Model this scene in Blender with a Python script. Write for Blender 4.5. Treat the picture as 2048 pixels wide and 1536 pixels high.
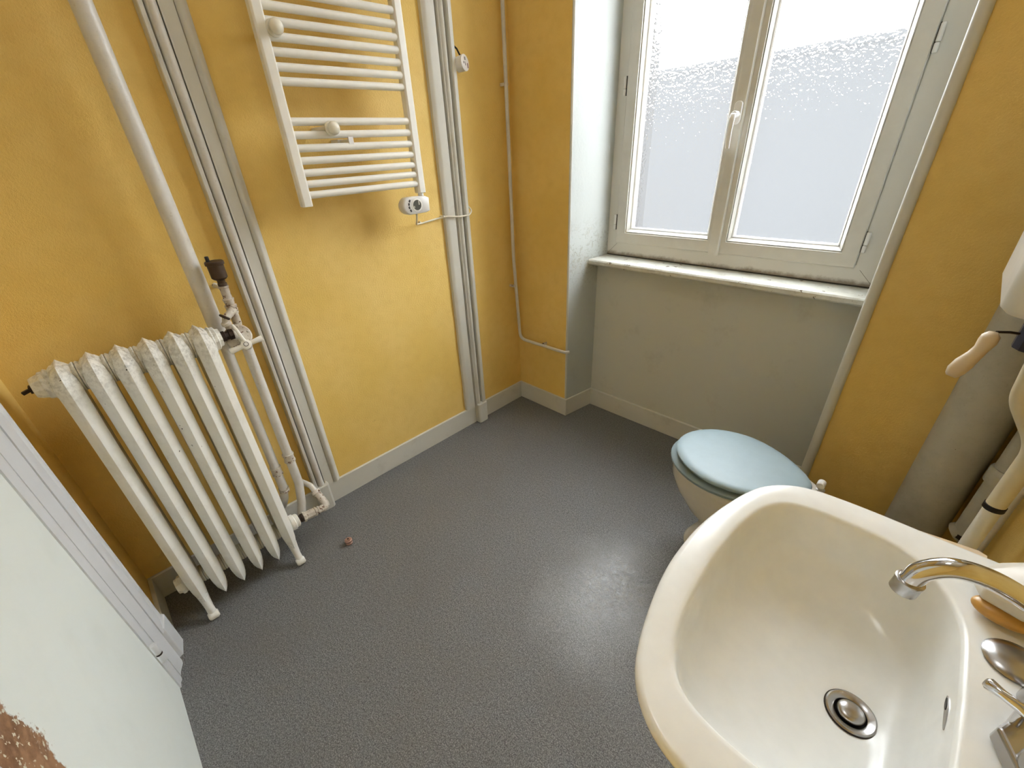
import bpy, math, random
from mathutils import Vector, Matrix

random.seed(7)
PI = math.pi
scene = bpy.context.scene
for _o in list(bpy.data.objects):
    bpy.data.objects.remove(_o, do_unlink=True)
COL = scene.collection

# ------------------------------------------------------------------ camera
cam_data = bpy.data.cameras.new('camera')
cam = bpy.data.objects.new('camera', cam_data)
COL.objects.link(cam)
R0 = (0.70329832, 0.7089552, -0.0524786)      # image right in world axes
R1 = (0.32334961, -0.38476374, -0.86452408)   # image down
R2 = (-0.63310071, 0.5910494, -0.49984408)    # viewing direction
m3 = Matrix(((R0[0], -R1[0], -R2[0]), (R0[1], -R1[1], -R2[1]), (R0[2], -R1[2], -R2[2])))
cam.matrix_world = Matrix.Translation((1.704, 0.0, 1.42)) @ m3.to_4x4()
cam_data.sensor_fit = 'HORIZONTAL'
cam_data.sensor_width = 36.0
cam_data.lens = 36.0 * 848.9172 / 2048.0
cam_data.shift_x = (1024 - 1010.1649) / 2048.0
cam_data.shift_y = (790.085 - 768) / 2048.0
cam_data.clip_start = 0.01
scene.camera = cam

# ------------------------------------------------------------------ world, light, exposure
world = bpy.data.worlds.new('overcast_sky')
scene.world = world
world.use_nodes = True
wn, wl = world.node_tree.nodes, world.node_tree.links
wn.clear()
w_out = wn.new('ShaderNodeOutputWorld')
w_bg = wn.new('ShaderNodeBackground')
w_tc = wn.new('ShaderNodeTexCoord')
w_sep = wn.new('ShaderNodeSeparateXYZ')
w_rmp = wn.new('ShaderNodeValToRGB')
w_rmp.color_ramp.elements[0].position = 0.0
w_rmp.color_ramp.elements[0].color = (0.965, 0.985, 1.0, 1)
w_rmp.color_ramp.elements[1].position = 1.0
w_rmp.color_ramp.elements[1].color = (0.93, 0.965, 1.0, 1)
wl.new(w_tc.outputs['Generated'], w_sep.inputs[0])
wl.new(w_sep.outputs['Z'], w_rmp.inputs[0])
wl.new(w_rmp.outputs[0], w_bg.inputs['Color'])
w_bg.inputs['Strength'].default_value = 6.0
wl.new(w_bg.outputs[0], w_out.inputs['Surface'])

portal_data = bpy.data.lights.new('window_portal', 'AREA')   # only guides the sky's rays through the window
portal_data.shape = 'RECTANGLE'
portal_data.size = 1.16
portal_data.size_y = 1.66
portal_data.cycles.is_portal = True
portal = bpy.data.objects.new('window_portal', portal_data)
portal.location = (0.966, 2.30, 1.73)
portal.rotation_euler = (-PI / 2, 0, 0)
COL.objects.link(portal)

# added fill lamp, unseen above the frame, to brighten the basin and door
fill_data = bpy.data.lights.new('fill_lamp_light', 'AREA')
fill_data.shape = 'DISK'
fill_data.size = 0.36
fill_data.energy = 1.1
fill_data.color = (0.96, 0.98, 1.0)
fill_light = bpy.data.objects.new('fill_lamp_light', fill_data)
fill_light.location = (1.15, 0.55, 2.735)
COL.objects.link(fill_light)

scene.view_settings.view_transform = 'Standard'
scene.view_settings.look = 'None'
scene.view_settings.gamma = 1.0
scene.view_settings.exposure = 1.74
scene.view_settings.use_curve_mapping = False
cy = scene.cycles
cy.max_bounces = 14
cy.diffuse_bounces = 6
cy.glossy_bounces = 5
cy.transmission_bounces = 10
cy.transparent_max_bounces = 12
cy.sample_clamp_indirect = 12.0
cy.use_denoising = True


# ------------------------------------------------------------------ materials
def srgb(r, g, b):
    def f(c):
        c /= 255.0
        return c / 12.92 if c <= 0.04045 else ((c + 0.055) / 1.055) ** 2.4
    return (f(r), f(g), f(b), 1.0)


class Mat:
    def __init__(self, name):
        self.m = bpy.data.materials.new(name)
        self.m.use_nodes = True
        self.n = self.m.node_tree.nodes
        self.l = self.m.node_tree.links
        self.b = self.n['Principled BSDF']
        self.tc = self.n.new('ShaderNodeTexCoord')

    def mapping(self, scale=(1, 1, 1), rot=(0, 0, 0), src='Object'):
        mp = self.n.new('ShaderNodeMapping')
        mp.inputs['Scale'].default_value = scale
        mp.inputs['Rotation'].default_value = rot
        self.l.new(self.tc.outputs[src], mp.inputs[0])
        return mp.outputs[0]

    def geo(self):
        g = self.n.new('ShaderNodeNewGeometry')
        return g.outputs['Position']

    def noise(self, scale, detail=4, rough=0.55, vec=None, dist=0.0):
        t = self.n.new('ShaderNodeTexNoise')
        t.inputs['Scale'].default_value = scale
        t.inputs['Detail'].default_value = detail
        t.inputs['Roughness'].default_value = rough
        t.inputs['Distortion'].default_value = dist
        if vec is None:
            vec = self.geo()
        self.l.new(vec, t.inputs['Vector'])
        return t.outputs[0]

    def ramp(self, fac, stops):
        r = self.n.new('ShaderNodeValToRGB')
        e = r.color_ramp.elements
        while len(e) < len(stops):
            e.new(0.5)
        for k, (p, c) in enumerate(stops):
            e[k].position = p
            e[k].color = c if len(c) == 4 else (*c, 1)
        self.l.new(fac, r.inputs[0])
        return r.outputs[0]

    def grey(self, fac, a, b, va=0.0, vb=1.0):
        return self.ramp(fac, [(a, (va, va, va, 1)), (b, (vb, vb, vb, 1))])

    def mix(self, fac, a, b, mode='MIX'):
        x = self.n.new('ShaderNodeMix')
        x.data_type = 'RGBA'
        x.blend_type = mode
        for s, v in ((x.inputs[0], fac), (x.inputs[6], a), (x.inputs[7], b)):
            if isinstance(v, (float, int, tuple)):
                s.default_value = v
            else:
                self.l.new(v, s)
        return x.outputs[2]

    def math(self, op, a, b=None):
        x = self.n.new('ShaderNodeMath')
        x.operation = op
        for s, v in ((x.inputs[0], a), (x.inputs[1], b)):
            if v is None:
                continue
            if isinstance(v, (float, int)):
                s.default_value = v
            else:
                self.l.new(v, s)
        return x.outputs[0]

    def color(self, c):
        if isinstance(c, tuple):
            self.b.inputs['Base Color'].default_value = c
        else:
            self.l.new(c, self.b.inputs['Base Color'])
        return self

    def rough(self, r):
        if isinstance(r, float):
            self.b.inputs['Roughness'].default_value = r
        else:
            self.l.new(r, self.b.inputs['Roughness'])
        return self

    def bump(self, h, strength=0.3, dist=0.002):
        x = self.n.new('ShaderNodeBump')
        x.inputs['Strength'].default_value = strength
        x.inputs['Distance'].default_value = dist
        self.l.new(h, x.inputs['Height'])
        self.l.new(x.outputs[0], self.b.inputs['Normal'])
        return self

    def metal(self, v=1.0):
        self.b.inputs['Metallic'].default_value = v
        return self


def mat_yellow():
    m = Mat('yellow_painted_paper')
    big = m.noise(3.0, 3)
    med = m.noise(24.0, 4)
    c = m.mix(m.grey(big, 0.35, 0.65), srgb(229, 197, 116), srgb(224, 190, 101))
    c = m.mix(m.grey(med, 0.45, 0.75, 0, 0.35), c, srgb(216, 180, 98))
    mark = m.grey(m.noise(9.0, 6, 0.7), 0.70, 0.76, 0, 0.45)
    c = m.mix(mark, c, srgb(176, 132, 70))
    m.color(c).rough(0.62)
    h1 = m.noise(160.0, 3, 0.6)
    h2 = m.noise(420.0, 2, 0.5)
    m.bump(m.math('ADD', h1, m.math('MULTIPLY', h2, 0.5)), 0.55, 0.003)
    return m.m


def mat_paint(name, col, dirt=(120, 112, 96), amount=0.25, rough=0.5, bump=0.08, thr=0.58):
    m = Mat(name)
    f = m.grey(m.noise(7.0, 7, 0.68), thr, thr + 0.2, 0, amount)
    c = m.mix(f, srgb(*col), srgb(*dirt))
    m.color(c).rough(rough)
    m.bump(m.noise(60.0, 4), bump, 0.003)
    return m.m


def mat_chipped(name, col, chip=(60, 48, 38), dirt=(130, 122, 104), chip_thr=0.735, dirt_amount=0.45, scale=38.0, rough=0.42):
    m = Mat(name)
    f = m.grey(m.noise(11.0, 8, 0.72), 0.46, 0.72, 0, dirt_amount)
    c = m.mix(f, srgb(*col), srgb(*dirt))
    fine = m.grey(m.noise(150.0, 3, 0.7), 0.62, 0.70, 0, 0.35)
    c = m.mix(fine, c, srgb(*dirt))
    k = m.grey(m.noise(scale, 4, 0.62), chip_thr, chip_thr + 0.012)
    c = m.mix(k, c, srgb(*chip))
    m.color(c).rough(rough)
    h = m.math('SUBTRACT', m.noise(26.0, 5, 0.6), m.math('MULTIPLY', k, 0.6))
    m.bump(h, 0.35, 0.004)
    return m.m


def mat_reveal():
    m = Mat('flaking_reveal_paint')
    f = m.grey(m.noise(7.0, 7, 0.68), 0.58, 0.78, 0, 0.22)
    c = m.mix(f, srgb(178, 183, 180), srgb(146, 144, 136))
    sep = m.n.new('ShaderNodeSeparateXYZ')
    m.l.new(m.geo(), sep.inputs[0])
    dz = m.math('ABSOLUTE', m.math('SUBTRACT', sep.outputs['Z'], 0.93))
    near = m.grey(dz, 0.05, 0.20, 1, 0)
    pt = m.noise(34.0, 6, 0.7, dist=1.5)
    rim = m.math('MULTIPLY', near, m.math('MULTIPLY', m.grey(pt, 0.555, 0.570), m.grey(pt, 0.570, 0.600, 1, 0)))
    bare = m.math('MULTIPLY', near, m.grey(pt, 0.585, 0.60))
    c = m.mix(m.math('MULTIPLY', bare, 0.6), c, srgb(178, 172, 156))
    c = m.mix(rim, c, srgb(122, 116, 104))
    m.color(c).rough(0.55)
    m.bump(m.math('SUBTRACT', m.noise(60.0, 4), m.math('MULTIPLY', bare, 2.0)), 0.3, 0.003)
    return m.m


def mat_frame():
    m = Mat('window_frame_plastic')
    sep = m.n.new('ShaderNodeSeparateXYZ')
    m.l.new(m.geo(), sep.inputs[0])
    z = m.math('ADD', sep.outputs['Z'], m.math('MULTIPLY', m.math('SUBTRACT', m.noise(16.0, 7, 0.7), 0.5), 0.05))
    dirt = m.grey(z, 0.914, 0.930, 0.75, 0)
    m.color(m.mix(dirt, srgb(208, 207, 200), srgb(104, 86, 62))).rough(0.4)
    return m.m


def mat_radiator():
    m = Mat('chipped_radiator_paint')
    f = m.grey(m.noise(9.0, 8, 0.72), 0.50, 0.78, 0, 0.30)
    c = m.mix(f, srgb(224, 223, 215), srgb(150, 143, 124))
    sep = m.n.new('ShaderNodeSeparateXYZ')
    m.l.new(m.geo(), sep.inputs[0])
    band = m.grey(sep.outputs['Z'], 0.86, 0.98, 0, 0.6)
    grime = m.math('MULTIPLY', band, m.grey(m.noise(70.0, 6, 0.75), 0.44, 0.66))
    c = m.mix(grime, c, srgb(112, 104, 86))
    k = m.grey(m.noise(62.0, 3, 0.6), 0.705, 0.715)
    rare = m.grey(m.noise(6.0, 3, 0.6), 0.50, 0.56)
    k = m.math('MULTIPLY', k, rare)
    c = m.mix(k, c, srgb(44, 36, 30))
    m.color(c).rough(0.36)
    h = m.math('SUBTRACT', m.noise(26.0, 5, 0.6), m.math('MULTIPLY', k, 0.6))
    m.bump(h, 0.3, 0.004)
    return m.m


def mat_simple(name, col, rough=0.4, metal=0.0, bump=0.0, spec=None):
    m = Mat(name)
    f = m.grey(m.noise(30.0, 4), 0.3, 0.75, 0, 0.14)
    dark = tuple(max(0, v * 0.8) for v in col)
    m.color(m.mix(f, srgb(*col), srgb(*dark))).rough(rough)
    if metal:
        m.metal(metal)
    if bump:
        m.bump(m.noise(90.0, 4), bump, 0.002)
    if spec is not None:
        m.b.inputs['Specular IOR Level'].default_value = spec
    return m.m


def mat_floor():
    m = Mat('grey_speckled_vinyl')
    sp = m.noise(300.0, 3, 0.8)
    sp2 = m.noise(110.0, 3, 0.65)
    c = m.ramp(sp, [(0.37, srgb(42, 42, 43)), (0.5, srgb(96, 97, 97)), (0.63, srgb(164, 165, 164))])
    c = m.mix(0.32, c, m.ramp(sp2, [(0.38, srgb(72, 72, 73)), (0.62, srgb(128, 129, 128))]))
    wear = m.grey(m.noise(3.2, 6, 0.6), 0.45, 0.68, 0, 0.25)
    c = m.mix(wear, c, srgb(98, 94, 89))
    st = m.grey(m.noise(20.0, 6, 0.7), 0.68, 0.75, 0, 0.5)
    c = m.mix(st, c, srgb(58, 56, 54))
    # patch walked smooth before the basin: glossier, paler scuffs painted in for window glare
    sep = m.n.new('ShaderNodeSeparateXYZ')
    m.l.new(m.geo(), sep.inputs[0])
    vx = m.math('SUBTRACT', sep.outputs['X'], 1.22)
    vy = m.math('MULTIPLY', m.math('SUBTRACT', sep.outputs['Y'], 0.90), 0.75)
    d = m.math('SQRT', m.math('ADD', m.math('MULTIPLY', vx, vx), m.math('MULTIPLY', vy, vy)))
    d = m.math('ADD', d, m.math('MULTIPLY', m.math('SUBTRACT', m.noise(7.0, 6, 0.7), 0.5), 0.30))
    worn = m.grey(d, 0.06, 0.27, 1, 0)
    scuff_glare = m.math('MULTIPLY', worn, m.grey(m.noise(60.0, 8, 0.8, dist=2.5), 0.46, 0.60, 0, 0.45))
    c = m.mix(scuff_glare, c, srgb(158, 160, 158))
    m.color(c)
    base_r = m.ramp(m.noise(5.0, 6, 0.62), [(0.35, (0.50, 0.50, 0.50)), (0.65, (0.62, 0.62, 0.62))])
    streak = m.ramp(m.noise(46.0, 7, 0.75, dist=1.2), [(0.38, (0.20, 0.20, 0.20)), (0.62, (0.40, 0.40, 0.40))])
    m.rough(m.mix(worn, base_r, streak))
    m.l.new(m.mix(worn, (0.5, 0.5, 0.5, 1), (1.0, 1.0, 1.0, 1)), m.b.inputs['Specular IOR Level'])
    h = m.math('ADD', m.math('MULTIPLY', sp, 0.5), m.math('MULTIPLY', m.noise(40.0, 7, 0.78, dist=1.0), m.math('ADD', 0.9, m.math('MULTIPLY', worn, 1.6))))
    m.bump(h, 0.28, 0.003)
    return m.m


def mat_door():
    m = Mat('worn_white_door_paint')
    pos = m.geo()
    sep = m.n.new('ShaderNodeSeparateXYZ')
    m.l.new(pos, sep.inputs[0])
    # worn bare-wood patch round the place people grip the leaf
    vx = m.math('MULTIPLY', m.math('SUBTRACT', sep.outputs['X'], 1.145), 1.0)
    vz = m.math('MULTIPLY', m.math('SUBTRACT', sep.outputs['Z'], 0.83), 0.62)
    d = m.math('SQRT', m.math('ADD', m.math('MULTIPLY', vx, vx), m.math('MULTIPLY', vz, vz)))
    d = m.math('ADD', d, m.math('MULTIPLY', m.math('SUBTRACT', m.noise(22.0, 7, 0.72), 0.5), 0.13))
    patch = m.grey(d, 0.118, 0.124, 1, 0)
    base = m.mix(m.grey(m.noise(8.0, 5), 0.5, 0.8, 0, 0.2), srgb(224, 230, 226), srgb(200, 205, 198))
    wood = m.mix(m.grey(m.noise(40.0, 5), 0.4, 0.65), srgb(158, 120, 88), srgb(122, 88, 62))
    spots = m.grey(m.noise(95.0, 3, 0.6), 0.60, 0.63)
    wood = m.mix(spots, wood, srgb(206, 204, 186))
    m.color(m.mix(patch, base, wood)).rough(0.5)
    m.bump(m.math('SUBTRACT', m.noise(70.0, 3), m.math('MULTIPLY', patch, 0.8)), 0.15, 0.002)
    return m.m


def mat_glass():
    m = Mat('pebbled_frosted_glass')
    m.n.remove(m.b)
    out = [x for x in m.n if x.type == 'OUTPUT_MATERIAL'][0]
    v = m.n.new('ShaderNodeTexVoronoi')
    v.feature = 'SMOOTH_F1'
    v.inputs['Scale'].default_value = 95.0
    v.inputs['Smoothness'].default_value = 0.6
    nz = m.n.new('ShaderNodeTexNoise')
    nz.inputs['Scale'].default_value = 60.0
    nz.inputs['Detail'].default_value = 2.0
    pos = m.geo()
    m.l.new(pos, nz.inputs['Vector'])
    mp = m.n.new('ShaderNodeMix')
    mp.data_type = 'VECTOR'
    mp.inputs[0].default_value = 0.02
    m.l.new(pos, mp.inputs[4])
    m.l.new(nz.outputs[1], mp.inputs[5])
    m.l.new(mp.outputs[1], v.inputs['Vector'])
    bm_ = m.n.new('ShaderNodeBump')
    bm_.inputs['Strength'].default_value = 1.0
    bm_.inputs['Distance'].default_value = 0.0035
    m.l.new(v.outputs['Distance'], bm_.inputs['Height'])
    rf = m.n.new('ShaderNodeBsdfRefraction')
    rf.inputs['IOR'].default_value = 1.28
    rf.inputs['Roughness'].default_value = 0.06
    rf.inputs['Color'].default_value = (0.97, 0.985, 1.0, 1)
    m.l.new(bm_.outputs[0], rf.inputs['Normal'])
    tr = m.n.new('ShaderNodeBsdfTransparent')
    tr.inputs['Color'].default_value = (0.96, 0.98, 1.0, 1)
    mx = m.n.new('ShaderNodeMixShader')
    mx.inputs[0].default_value = GLASS_REFR
    m.l.new(tr.outputs[0], mx.inputs[1])
    m.l.new(rf.outputs[0], mx.inputs[2])
    tl = m.n.new('ShaderNodeBsdfTranslucent')
    tl.inputs['Color'].default_value = (0.96, 0.98, 1.0, 1)
    mx2 = m.n.new('ShaderNodeMixShader')
    mx2.inputs[0].default_value = GLASS_TRANSL
    m.l.new(mx.outputs[0], mx2.inputs[1])
    m.l.new(tl.outputs[0], mx2.inputs[2])
    gl = m.n.new('ShaderNodeBsdfGlossy')
    gl.inputs['Roughness'].default_value = 0.2
    mx3 = m.n.new('ShaderNodeMixShader')
    mx3.inputs[0].default_value = 0.04
    m.l.new(mx2.outputs[0], mx3.inputs[1])
    m.l.new(gl.outputs[0], mx3.inputs[2])
    m.l.new(mx3.outputs[0], out.inputs['Surface'])
    return m.m


def mat_clear():
    m = Mat('smooth_outer_glass_face')
    m.n.remove(m.b)
    out = [x for x in m.n if x.type == 'OUTPUT_MATERIAL'][0]
    tr = m.n.new('ShaderNodeBsdfTransparent')
    gl = m.n.new('ShaderNodeBsdfGlossy')
    gl.inputs['Roughness'].default_value = 0.05
    mx = m.n.new('ShaderNodeMixShader')
    mx.inputs[0].default_value = 0.04
    m.l.new(tr.outputs[0], mx.inputs[1])
    m.l.new(gl.outputs[0], mx.inputs[2])
    m.l.new(mx.outputs[0], out.inputs['Surface'])
    return m.m


GLASS_REFR = 0.6
GLASS_TRANSL = 0.012

M = {}
M['yellow'] = mat_yellow()
M['white_wall'] = mat_paint('white_wall_paint', (196, 196, 186), (150, 146, 130), 0.35, 0.6, 0.06)
M['reveal'] = mat_reveal()
M['trim'] = mat_paint('grey_white_trim_paint', (200, 199, 190), (140, 132, 114), 0.35, 0.42, 0.1)
M['sill'] = mat_chipped('flaking_sill_paint', (208, 208, 198), (110, 96, 74), (120, 108, 84), 0.655, 0.40, 26.0, 0.45)
M['ceiling'] = mat_paint('ceiling_paint', (240, 239, 235), (190, 186, 176), 0.2, 0.8, 0.04)
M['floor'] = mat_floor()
M['pvc'] = mat_simple('white_window_plastic', (208, 207, 200), 0.35)
M['frame'] = mat_frame()
M['gasket'] = mat_simple('dark_gap_seal', (70, 66, 58), 0.8)
M['glass'] = mat_glass()
M['door'] = mat_door()
M['door_trim'] = mat_paint('door_frame_paint', (206, 208, 210), (150, 146, 142), 0.3, 0.4, 0.1)
M['radiator'] = mat_radiator()
M['pipe'] = mat_chipped('painted_heating_pipe', (208, 206, 200), (96, 74, 56), (150, 140, 122), 0.76, 0.25, 50.0, 0.36)
M['fitting'] = mat_chipped('stained_fitting_paint', (200, 194, 182), (104, 74, 54), (128, 104, 84), 0.60, 0.6, 70.0, 0.45)
M['rust'] = mat_simple('dark_rusty_metal', (54, 40, 32), 0.6, 0.4, 0.4)
M['bronze'] = mat_simple('dark_bronze', (74, 58, 44), 0.5, 0.5, 0.1)
M['copper'] = mat_simple('tarnished_copper', (176, 140, 124), 0.4, 0.5, 0.1)
M['enamel'] = mat_simple('white_enamel', (232, 231, 224), 0.28)
M['soap_box'] = mat_simple('ivory_soap_box', (205, 200, 186), 0.4)
M['ivory'] = mat_simple('ivory_plastic', (226, 222, 206), 0.22)
M['plastic'] = mat_simple('white_plastic', (226, 226, 224), 0.35)
M['screen'] = mat_simple('grey_lcd', (84, 84, 76), 0.2)
M['screen_seg'] = mat_simple('pale_lcd_mark', (176, 174, 160), 0.3)
M['dark'] = mat_simple('dark_buttons', (52, 48, 48), 0.4)
M['cord'] = mat_simple('cream_cord', (222, 216, 198), 0.45)
M['black'] = mat_simple('black_rubber', (28, 26, 28), 0.5)
M['navy'] = mat_simple('navy_plastic', (22, 24, 46), 0.5)
M['label'] = mat_simple('white_label', (222, 220, 216), 0.4)
M['label_grey'] = mat_simple('grey_print', (120, 118, 118), 0.5)
M['label_red'] = mat_simple('dark_red_print', (110, 60, 52), 0.5)
M['ceramic'] = mat_simple('cream_basin_ceramic', (232, 235, 234), 0.2)
M['ceramic_wc'] = mat_simple('white_toilet_ceramic', (208, 204, 192), 0.14)
M['lid'] = mat_simple('pale_blue_seat_plastic', (148, 168, 175), 0.45)
M['seat'] = mat_simple('pale_blue_seat_ring', (128, 146, 150), 0.4)
M['chrome'] = mat_simple('chrome', (214, 214, 216), 0.08, 1.0)
M['chrome_dull'] = mat_simple('dull_chrome', (176, 174, 172), 0.26, 1.0)
M['amber'] = mat_simple('amber_soap', (194, 150, 78), 0.3)
M['cream_pipe'] = mat_simple('cream_flush_pipe', (222, 212, 184), 0.35)
M['soil'] = mat_chipped('grey_painted_soil_pipe', (176, 173, 160), (110, 100, 84), (140, 134, 114), 0.75, 0.4, 26.0, 0.55)
M['handle'] = mat_simple('cream_handle', (206, 188, 160), 0.4)
M['outside'] = mat_simple('dark_render_outside', (36, 37, 38), 0.9)
M['outer_render'] = mat_simple('dark_outer_reveal', (50, 48, 46), 0.9)
M['fill_lamp_glass'] = mat_simple('opal_fill_lamp_glass', (240, 238, 232), 0.3)
M['pane_back'] = mat_clear()


# ------------------------------------------------------------------ geometry helpers
def V(*a):
    return Vector(a)


class MB:
    def __init__(self):
        self.v, self.f, self.mi = [], [], []

    def add(self, vs, fs, mi=0):
        o = len(self.v)
        self.v += [Vector(p) for p in vs]
        self.f += [[i + o for i in f] for f in fs]
        self.mi += [mi] * len(fs)
        return o

    def box(self, x0, x1, y0, y1, z0, z1, mi=0):
        vs = [(x, y, z) for z in (z0, z1) for y in (y0, y1) for x in (x0, x1)]
        self.add(vs, [(0, 2, 3, 1), (4, 5, 7, 6), (0, 1, 5, 4), (2, 6, 7, 3), (0, 4, 6, 2), (1, 3, 7, 5)], mi)
        return self

    def obox(self, c, half, rot, mi=0):
        """box about centre c, turned by the 3x3 matrix rot"""
        vs = [Vector(c) + rot @ Vector((sx * half[0], sy * half[1], sz * half[2])) for sz in (-1, 1) for sy in (-1, 1) for sx in (-1, 1)]
        self.add(vs, [(0, 2, 3, 1), (4, 5, 7, 6), (0, 1, 5, 4), (2, 6, 7, 3), (0, 4, 6, 2), (1, 3, 7, 5)], mi)
        return self

    def prism(self, pts, a0, a1, axis='z', mi=0):
        """pts = 2D polygon (ccw) in the two other axes (x,y | y,z | x,z)"""
        def P(p, a):
            if axis == 'z':
                return (p[0], p[1], a)
            if axis == 'x':
                return (a, p[0], p[1])
            return (p[0], a, p[1])
        n = len(pts)
        vs = [P(p, a0) for p in pts] + [P(p, a1) for p in pts]
        fs = [tuple(range(n))[::-1], tuple(range(n, 2 * n))] + [(i, (i + 1) % n, n + (i + 1) % n, n + i) for i in range(n)]
        self.add(vs, fs, mi)
        return self

    def loft(self, loops, closed=True, cap0=True, cap1=True, mi=0):
        n = len(loops[0])
        vs = [p for lp in loops for p in lp]
        fs = []
        for k in range(len(loops) - 1):
            for i in range(n if closed else n - 1):
                j = (i + 1) % n
                fs.append((k * n + i, k * n + j, (k + 1) * n + j, (k + 1) * n + i))
        if cap0:
            fs.append(tuple(range(n))[::-1])
        if cap1:
            fs.append(tuple(range((len(loops) - 1) * n, len(loops) * n)))
        self.add(vs, fs, mi)
        return self

    def lathe(self, prof, origin, axis, segs=24, mi=0, ellipse=1.0, cap=True):
        """prof = [(radius, distance along axis)]"""
        a = Vector(axis).normalized()
        u = a.orthogonal().normalized()
        w = a.cross(u)
        loops = []
        for r, t in prof:
            loops.append([Vector(origin) + a * t + (u * math.cos(2 * PI * i / segs) + w * math.sin(2 * PI * i / segs) * ellipse) * max(r, 1e-5) for i in range(segs)])
        return self.loft(loops, cap0=cap, cap1=cap, mi=mi)

    def tube(self, path, r, segs=16, mi=0, cap=True):
        path = [Vector(p) for p in path]
        n = len(path)
        rs = r if isinstance(r, (list, tuple)) else [r] * n
        tang = []
        for i in range(n):
            a, b = path[max(0, i - 1)], path[min(n - 1, i + 1)]
            tang.append((b - a).normalized())
        u = tang[0].orthogonal().normalized()
        loops = []
        for i in range(n):
            if i:
                q = tang[i - 1].rotation_difference(tang[i])
                u = q @ u
            u = (u - tang[i] * u.dot(tang[i])).normalized()
            w = tang[i].cross(u)
            loops.append([path[i] + (u * math.cos(2 * PI * k / segs) + w * math.sin(2 * PI * k / segs)) * rs[i] for k in range(segs)])
        return self.loft(loops, cap0=cap, cap1=cap, mi=mi)

    def ball(self, c, r, scale=(1, 1, 1), segs=20, rings=12, mi=0):
        loops = []
        for k in range(1, rings):
            th = PI * k / rings
            loops.append([Vector(c) + Vector((r * scale[0] * math.sin(th) * math.cos(2 * PI * i / segs), r * scale[1] * math.sin(th) * math.sin(2 * PI * i / segs), -r * scale[2] * math.cos(th))) for i in range(segs)])
        return self.loft(loops, mi=mi)

    def ring(self, x0, x1, z0, z1, prof, mi=0):
        """mitred rectangular frame in the xz plane; prof = closed polygon [(inset, y)]"""
        loops = []
        for (i, y) in prof + [prof[0]]:
            loops.append([(x0 + i, y, z0 + i), (x1 - i, y, z0 + i), (x1 - i, y, z1 - i), (x0 + i, y, z1 - i)])
        return self.loft(loops, cap0=False, cap1=False, mi=mi)


def fillet(pts, r, n=8):
    pts = [Vector(p) for p in pts]
    out = [pts[0]]
    for i in range(1, len(pts) - 1):
        p, a, b = pts[i], pts[i - 1], pts[i + 1]
        rr = r[i - 1] if isinstance(r, (list, tuple)) else r
        da, db = (a - p), (b - p)
        ang = da.angle(db)
        t = min(rr / math.tan(ang / 2), da.length * 0.49, db.length * 0.49)
        s, e = p + da.normalized() * t, p + db.normalized() * t
        for k in range(n + 1):
            u = k / n
            out.append(s * (1 - u) ** 2 + p * 2 * u * (1 - u) + e * u ** 2)
    out.append(pts[-1])
    return out


def world_of(o):
    p = Vector((0, 0, 0))
    while o is not None:
        p += o.location
        o = o.parent
    return p


def build(name, mb, mats, parent=None, origin=None, smooth=35, bevel=0.0, bseg=2, subsurf=0):
    """link the mesh; its vertices are given in room coordinates"""
    me = bpy.data.meshes.new(name)
    if parent is None:
        if origin is None:
            xs = [p.x for p in mb.v]; ys = [p.y for p in mb.v]; zs = [p.z for p in mb.v]
            origin = ((min(xs) + max(xs)) / 2, (min(ys) + max(ys)) / 2, min(zs))
        base = Vector(origin)
    else:
        base = world_of(parent)
    me.from_pydata([tuple(p - base) for p in mb.v], [], mb.f)
    if not isinstance(mats, (list, tuple)):
        mats = [mats]
    for m in mats:
        me.materials.append(m)
    me.polygons.foreach_set('material_index', mb.mi)
    me.update()
    import bmesh
    b = bmesh.new()
    b.from_mesh(me)
    bmesh.ops.recalc_face_normals(b, faces=b.faces)
    b.to_mesh(me)
    b.free()
    if smooth:
        me.shade_smooth()
        me.set_sharp_from_angle(angle=math.radians(smooth))
    o = bpy.data.objects.new(name, me)
    COL.objects.link(o)
    if parent is None:
        o.location = base
    else:
        o.parent = parent
    if bevel:
        md = o.modifiers.new('bevel', 'BEVEL')
        md.width = bevel
        md.segments = bseg
        md.limit_method = 'ANGLE'
        md.angle_limit = math.radians(40)
        md.harden_normals = False
    if subsurf:
        md = o.modifiers.new('subsurf', 'SUBSURF')
        md.levels = md.render_levels = subsurf
    return o


def tag(o, label, cat, group=None, kind=None):
    o['label'] = label
    if cat:
        o['category'] = cat
    if group:
        o['group'] = group
    if kind:
        o['kind'] = kind
    return o


def thing(name, loc, label, cat, group=None, kind=None):
    o = bpy.data.objects.new(name, None)
    o.empty_display_size = 0.05
    o.location = loc
    COL.objects.link(o)
    return tag(o, label, cat, group, kind)


def struct(o, label, cat):
    return tag(o, label, cat, None, 'structure')


# ------------------------------------------------------------------ room dimensions (metres)
XL = -0.012          # left wall surface
XR = 2.05            # right wall surface
YB = -0.275          # wall with the door (beside the camera)
YF = 1.752           # window wall, front portion
YP = 1.962           # recessed panel under the window
YW = 2.03            # front face of the window frame
ZC = 2.85            # ceiling
RXL0, RXL1 = 0.355, 0.395     # left reveal, front and back
RXR0, RXR1 = 1.566, 1.552     # right reveal
ZWT = 2.55           # top of the window opening

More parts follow.
